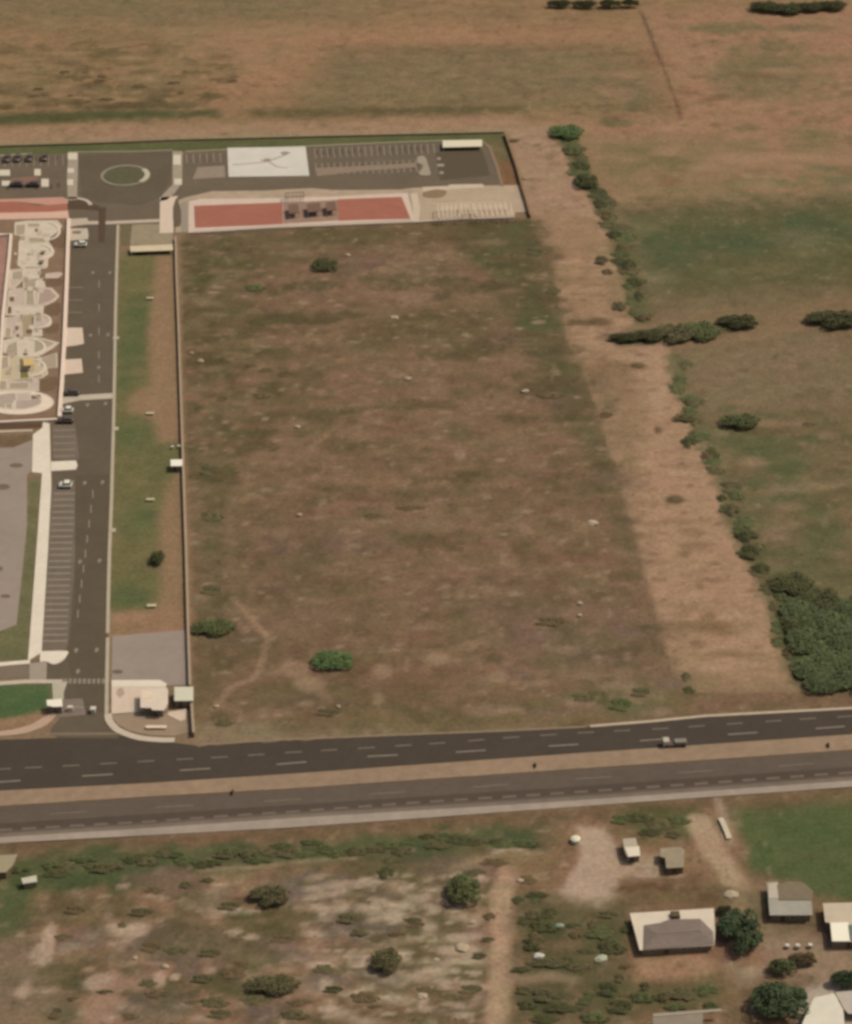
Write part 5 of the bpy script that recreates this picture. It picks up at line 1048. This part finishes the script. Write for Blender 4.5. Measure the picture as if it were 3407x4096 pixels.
# pale debris and tanks lying about
DEB = mat('pale_debris', (176, 154, 126), .85, .08, 1.5)
def debris(x, y, w, label, m=DEB, name='rock', cat='rock', group=None, seed=0):
    r = random.Random(seed + int(x)); sx, _ = scale_at(x, y); wm = w * sx; cx, cy, _ = G(x, y, .2)
    bm = bmesh.new(); bmesh.ops.create_icosphere(bm, subdivisions=2, radius=.5)
    for v in bm.verts: v.co *= r.uniform(.8, 1.15)
    bmesh.ops.scale(bm, verts=bm.verts, vec=(wm, wm * r.uniform(.6, .9), min(.8, wm * .5)))
    o = bm_obj(name, bm, m); o.location = (cx, cy, .12); o.rotation_euler[2] = r.uniform(-.4, .4)
    return tag(o, label, cat, group)
gd = 'pale boulders and rubble lumps'
for x, y, w, lb in ((2080, 3522, 32, 'pale block beside the top of the footpath left of the sandy yard'), (1888, 3690, 30, 'pinkish white lump right of the rubble ground near the footpath'), (1850, 3790, 60, 'long pinkish rubble heap left of the footpath'), (1745, 3840, 26, 'white lump of rubble beside the upright olive tree'), (1690, 3985, 46, 'bent white rubble strip near the bottom of the photo'), (660, 3866, 34, 'round white rock near the bottom left scrub'), (540, 3832, 24, 'small white rock left of the round one in the bottom left scrub'),
        (2570, 3900, 0, ''), (1390, 1018, 22, 'small white rock above the shrub tree high in the lot'), (766, 1410, 20, 'white rock close to the boundary wall, upper left of the lot'), (800, 1442, 30, 'longer white rock just below the one by the wall'), (1190, 1705, 24, 'small pale rock in the left middle of the lot'), (1196, 2058, 24, 'greenish pale rock in the middle left of the lot'), (2318, 2412, 28, 'white rock in the lower right of the lot'), (2318, 2460, 24, 'pinkish rock just below the white one in the lower right of the lot'), (1352, 2825, 20, 'small white rock above the highway, left of the middle'), (866, 2825, 24, 'pale rock at the lower end of the worn footpath'), (1578, 1268, 36, 'pale rock in the upper middle of the lot'), (1632, 1512, 30, 'pinkish pale rock in the middle of the lot'), (2100, 1562, 36, 'pale flat rock near the right rim of the lot'), (2098, 712, 22, 'white rock on the track beside the slanting wall'), (1062, 3990, 0, ''), (2370, 2090, 50, 'flat pale rock near the right rim, lower half of the lot')):
    if w: debris(x, y, w, lb, group=gd)
for x, y, w, lb, m in ((2238, 3704, 40, 'pale greenish tarpaulin bundle in the overgrown garden', mat('green_tarp', (150, 156, 130), .8, .06, 1)), (2155, 3826, 48, 'white tarpaulin bundle near the footpath edge of the garden', mat('white_tarp', (198, 186, 170), .8, .06, 1)), (2405, 3834, 54, 'whitish green tarpaulin bundle left of the reddish yard', mat('grey_tarp', (172, 168, 142), .8, .06, 1)), (2925, 3578, 60, 'long cream sheet of scrap above the dark tree by the house', DEB)):
    debris(x, y, w, lb, m, 'tarp_bundle', 'tarp', 'bundles lying in the gardens')
def water_tank(x, y, r, label):
    cx, cy, _ = G(x, y, 1.2); t = thing('water_tank', (cx, cy, 0), label, 'tank')
    bm = bmesh.new(); add_cyl(bm, 0, 0, 0, .9, r, r * 1.08, 20); bm_obj('drum', bm, WHITEW, t)
    bm = bmesh.new(); add_cyl(bm, 0, 0, .9, 1.15, r * 1.1, r * .5, 20); bm_obj('lid', bm, mat('tank_lid', (226, 212, 180), .7, .03, 1), t)
wall('low_wall', [(2882, 3272), (2895, 3300), (2908, 3330), (2916, 3354)], .5, .9, 'short white low wall between the dirt drive and the bright green field', mat('drive_wall_plaster', (196, 178, 150), .88, .06, .8), mat('drive_wall_top', (200, 182, 154), .88, .06, .8))
water_tank(2302, 3350, .85, 'cream water tank at the upper left corner of the sandy yard')
for x, y, lb in ((3148, 3785, 'left'), (3190, 3785, 'middle'), (3240, 3783, 'right')):
    cx, cy, _ = G(x, y, .5); t = thing('barrel', (cx, cy, 0), f'{lb} one of three small whitish barrels above the brownish tree at the lower right', 'barrel', 'three whitish barrels')
    bm = bmesh.new(); add_cyl(bm, 0, 0, 0, .7, .45, .45, 14); bm_obj('drum', bm, mat('barrel_paint', (178, 162, 138), .7, .05, 1), t)
    bm = bmesh.new(); add_cyl(bm, 0, 0, .7, .76, .4, .4, 14); bm_obj('lid', bm, WHITEW, t)

# dry grass tufts over the rough land: too many to count
def tufts():
    rnd = np.random.default_rng(77)
    area = np.nonzero((R > .25) & ~far)[0]
    pick = rnd.choice(area, 26000); nb = 4
    bx = X[pick] + rnd.uniform(-.4, .4, pick.size); by = Y[pick] + rnd.uniform(-.4, .4, pick.size)
    dens = fbm(bx / 6, by / 6, 3, 61) + .25 * fbm(bx / 1.7, by / 1.7, 2, 67)
    keep = dens > .02; pick, bx, by = pick[keep], bx[keep], by[keep]; n = pick.size
    V = np.empty((n, nb, 4, 3)); A = np.ones((n, nb, 4, 4), np.float32)
    s = rnd.uniform(.10, .28, n); base = C[pick] / K
    for b in range(nb):
        an = rnd.uniform(0, 2 * math.pi, n); lean = rnd.uniform(.8, 1.6, n); w = s * .5
        dx, dy = np.cos(an), np.sin(an); z0 = Z[pick] - .03
        hx, hy = bx + dx * lean * s, by + dy * lean * s; hz = z0 + .03 + s * rnd.uniform(.2, .5, n)
        for q, (px_, py_, pz_, sg) in enumerate(((bx, by, z0, -1), (bx, by, z0, 1), (hx, hy, hz, .7), (hx, hy, hz, -.7))):
            V[:, b, q, 0] = px_ - dy * w * sg; V[:, b, q, 1] = py_ + dx * w * sg; V[:, b, q, 2] = pz_
        A[:, b, :, :3] = (base * rnd.uniform(.9, 1.3, (n, 1)))[:, None, :]
    V = V.reshape(-1, 3); m = n * nb
    me = bpy.data.meshes.new('dry_grass')
    me.vertices.add(m * 4); me.vertices.foreach_set('co', V.astype(np.float32).ravel())
    me.loops.add(m * 4); me.loops.foreach_set('vertex_index', np.arange(m * 4, dtype=np.int32))
    me.polygons.add(m); me.polygons.foreach_set('loop_start', (np.arange(m) * 4).astype(np.int32)); me.polygons.foreach_set('loop_total', np.full(m, 4, np.int32))
    me.update(calc_edges=True)
    at = me.color_attributes.new('tuft', 'FLOAT_COLOR', 'POINT'); at.data.foreach_set('color', A.reshape(-1, 4).ravel())
    o = link('dry_grass', me, mat('dry_grass_blades', None, .95, .08, 2, attr='tuft', spec=.1))
    return tag(o, 'short dry grass tufts over the vacant lot and the fields', 'grass', None, 'stuff')
tufts()

# ------------------------------------------------------------------ light, sky, camera
w = bpy.data.worlds.new('World'); S.world = w; w.use_nodes = True
nt = w.node_tree; bg = nt.nodes['Background']
sky = nt.nodes.new('ShaderNodeTexSky'); sky.sky_type = 'NISHITA'; sky.sun_disc = False
sky.sun_elevation = SUN_EL; sky.sun_rotation = SUN_AZ; sky.dust_density = 4.0
hz = nt.nodes.new('ShaderNodeVectorMath'); hz.operation = 'MULTIPLY'; hz.inputs[1].default_value = (1.0, .86, .70)   # dusty, yellowish sky
nt.links.new(sky.outputs[0], hz.inputs[0]); nt.links.new(hz.outputs[0], bg.inputs[0]); bg.inputs[1].default_value = .14
sl = bpy.data.lights.new('sun', 'SUN'); sl.energy = 2.7; sl.angle = math.radians(.6); sl.color = (1, .93, .83)
so = bpy.data.objects.new('sun', sl); COL.objects.link(so)
to_sun = Vector((math.sin(SUN_AZ) * math.cos(SUN_EL), math.cos(SUN_AZ) * math.cos(SUN_EL), math.sin(SUN_EL)))
so.rotation_euler = to_sun.to_track_quat('Z', 'Y').to_euler()

cam = bpy.data.cameras.new('camera'); co = bpy.data.objects.new('camera', cam); COL.objects.link(co)
co.location = (0, CAM_Y, CAM_H); co.rotation_euler = (math.pi / 2 - PITCH, 0, 0)
cam.sensor_fit = 'HORIZONTAL'; cam.sensor_width = 36; cam.lens = 36 * FOC / PW
cam.clip_start = 1; cam.clip_end = 30000
S.camera = co
S.render.engine = 'CYCLES'
S.view_settings.view_transform = 'Standard'; S.view_settings.look = 'None'; S.view_settings.exposure = 0; S.view_settings.gamma = 1
S.cycles.filter_width = 3.3          # soft lens of the aerial camera
S.cycles.max_bounces = 5
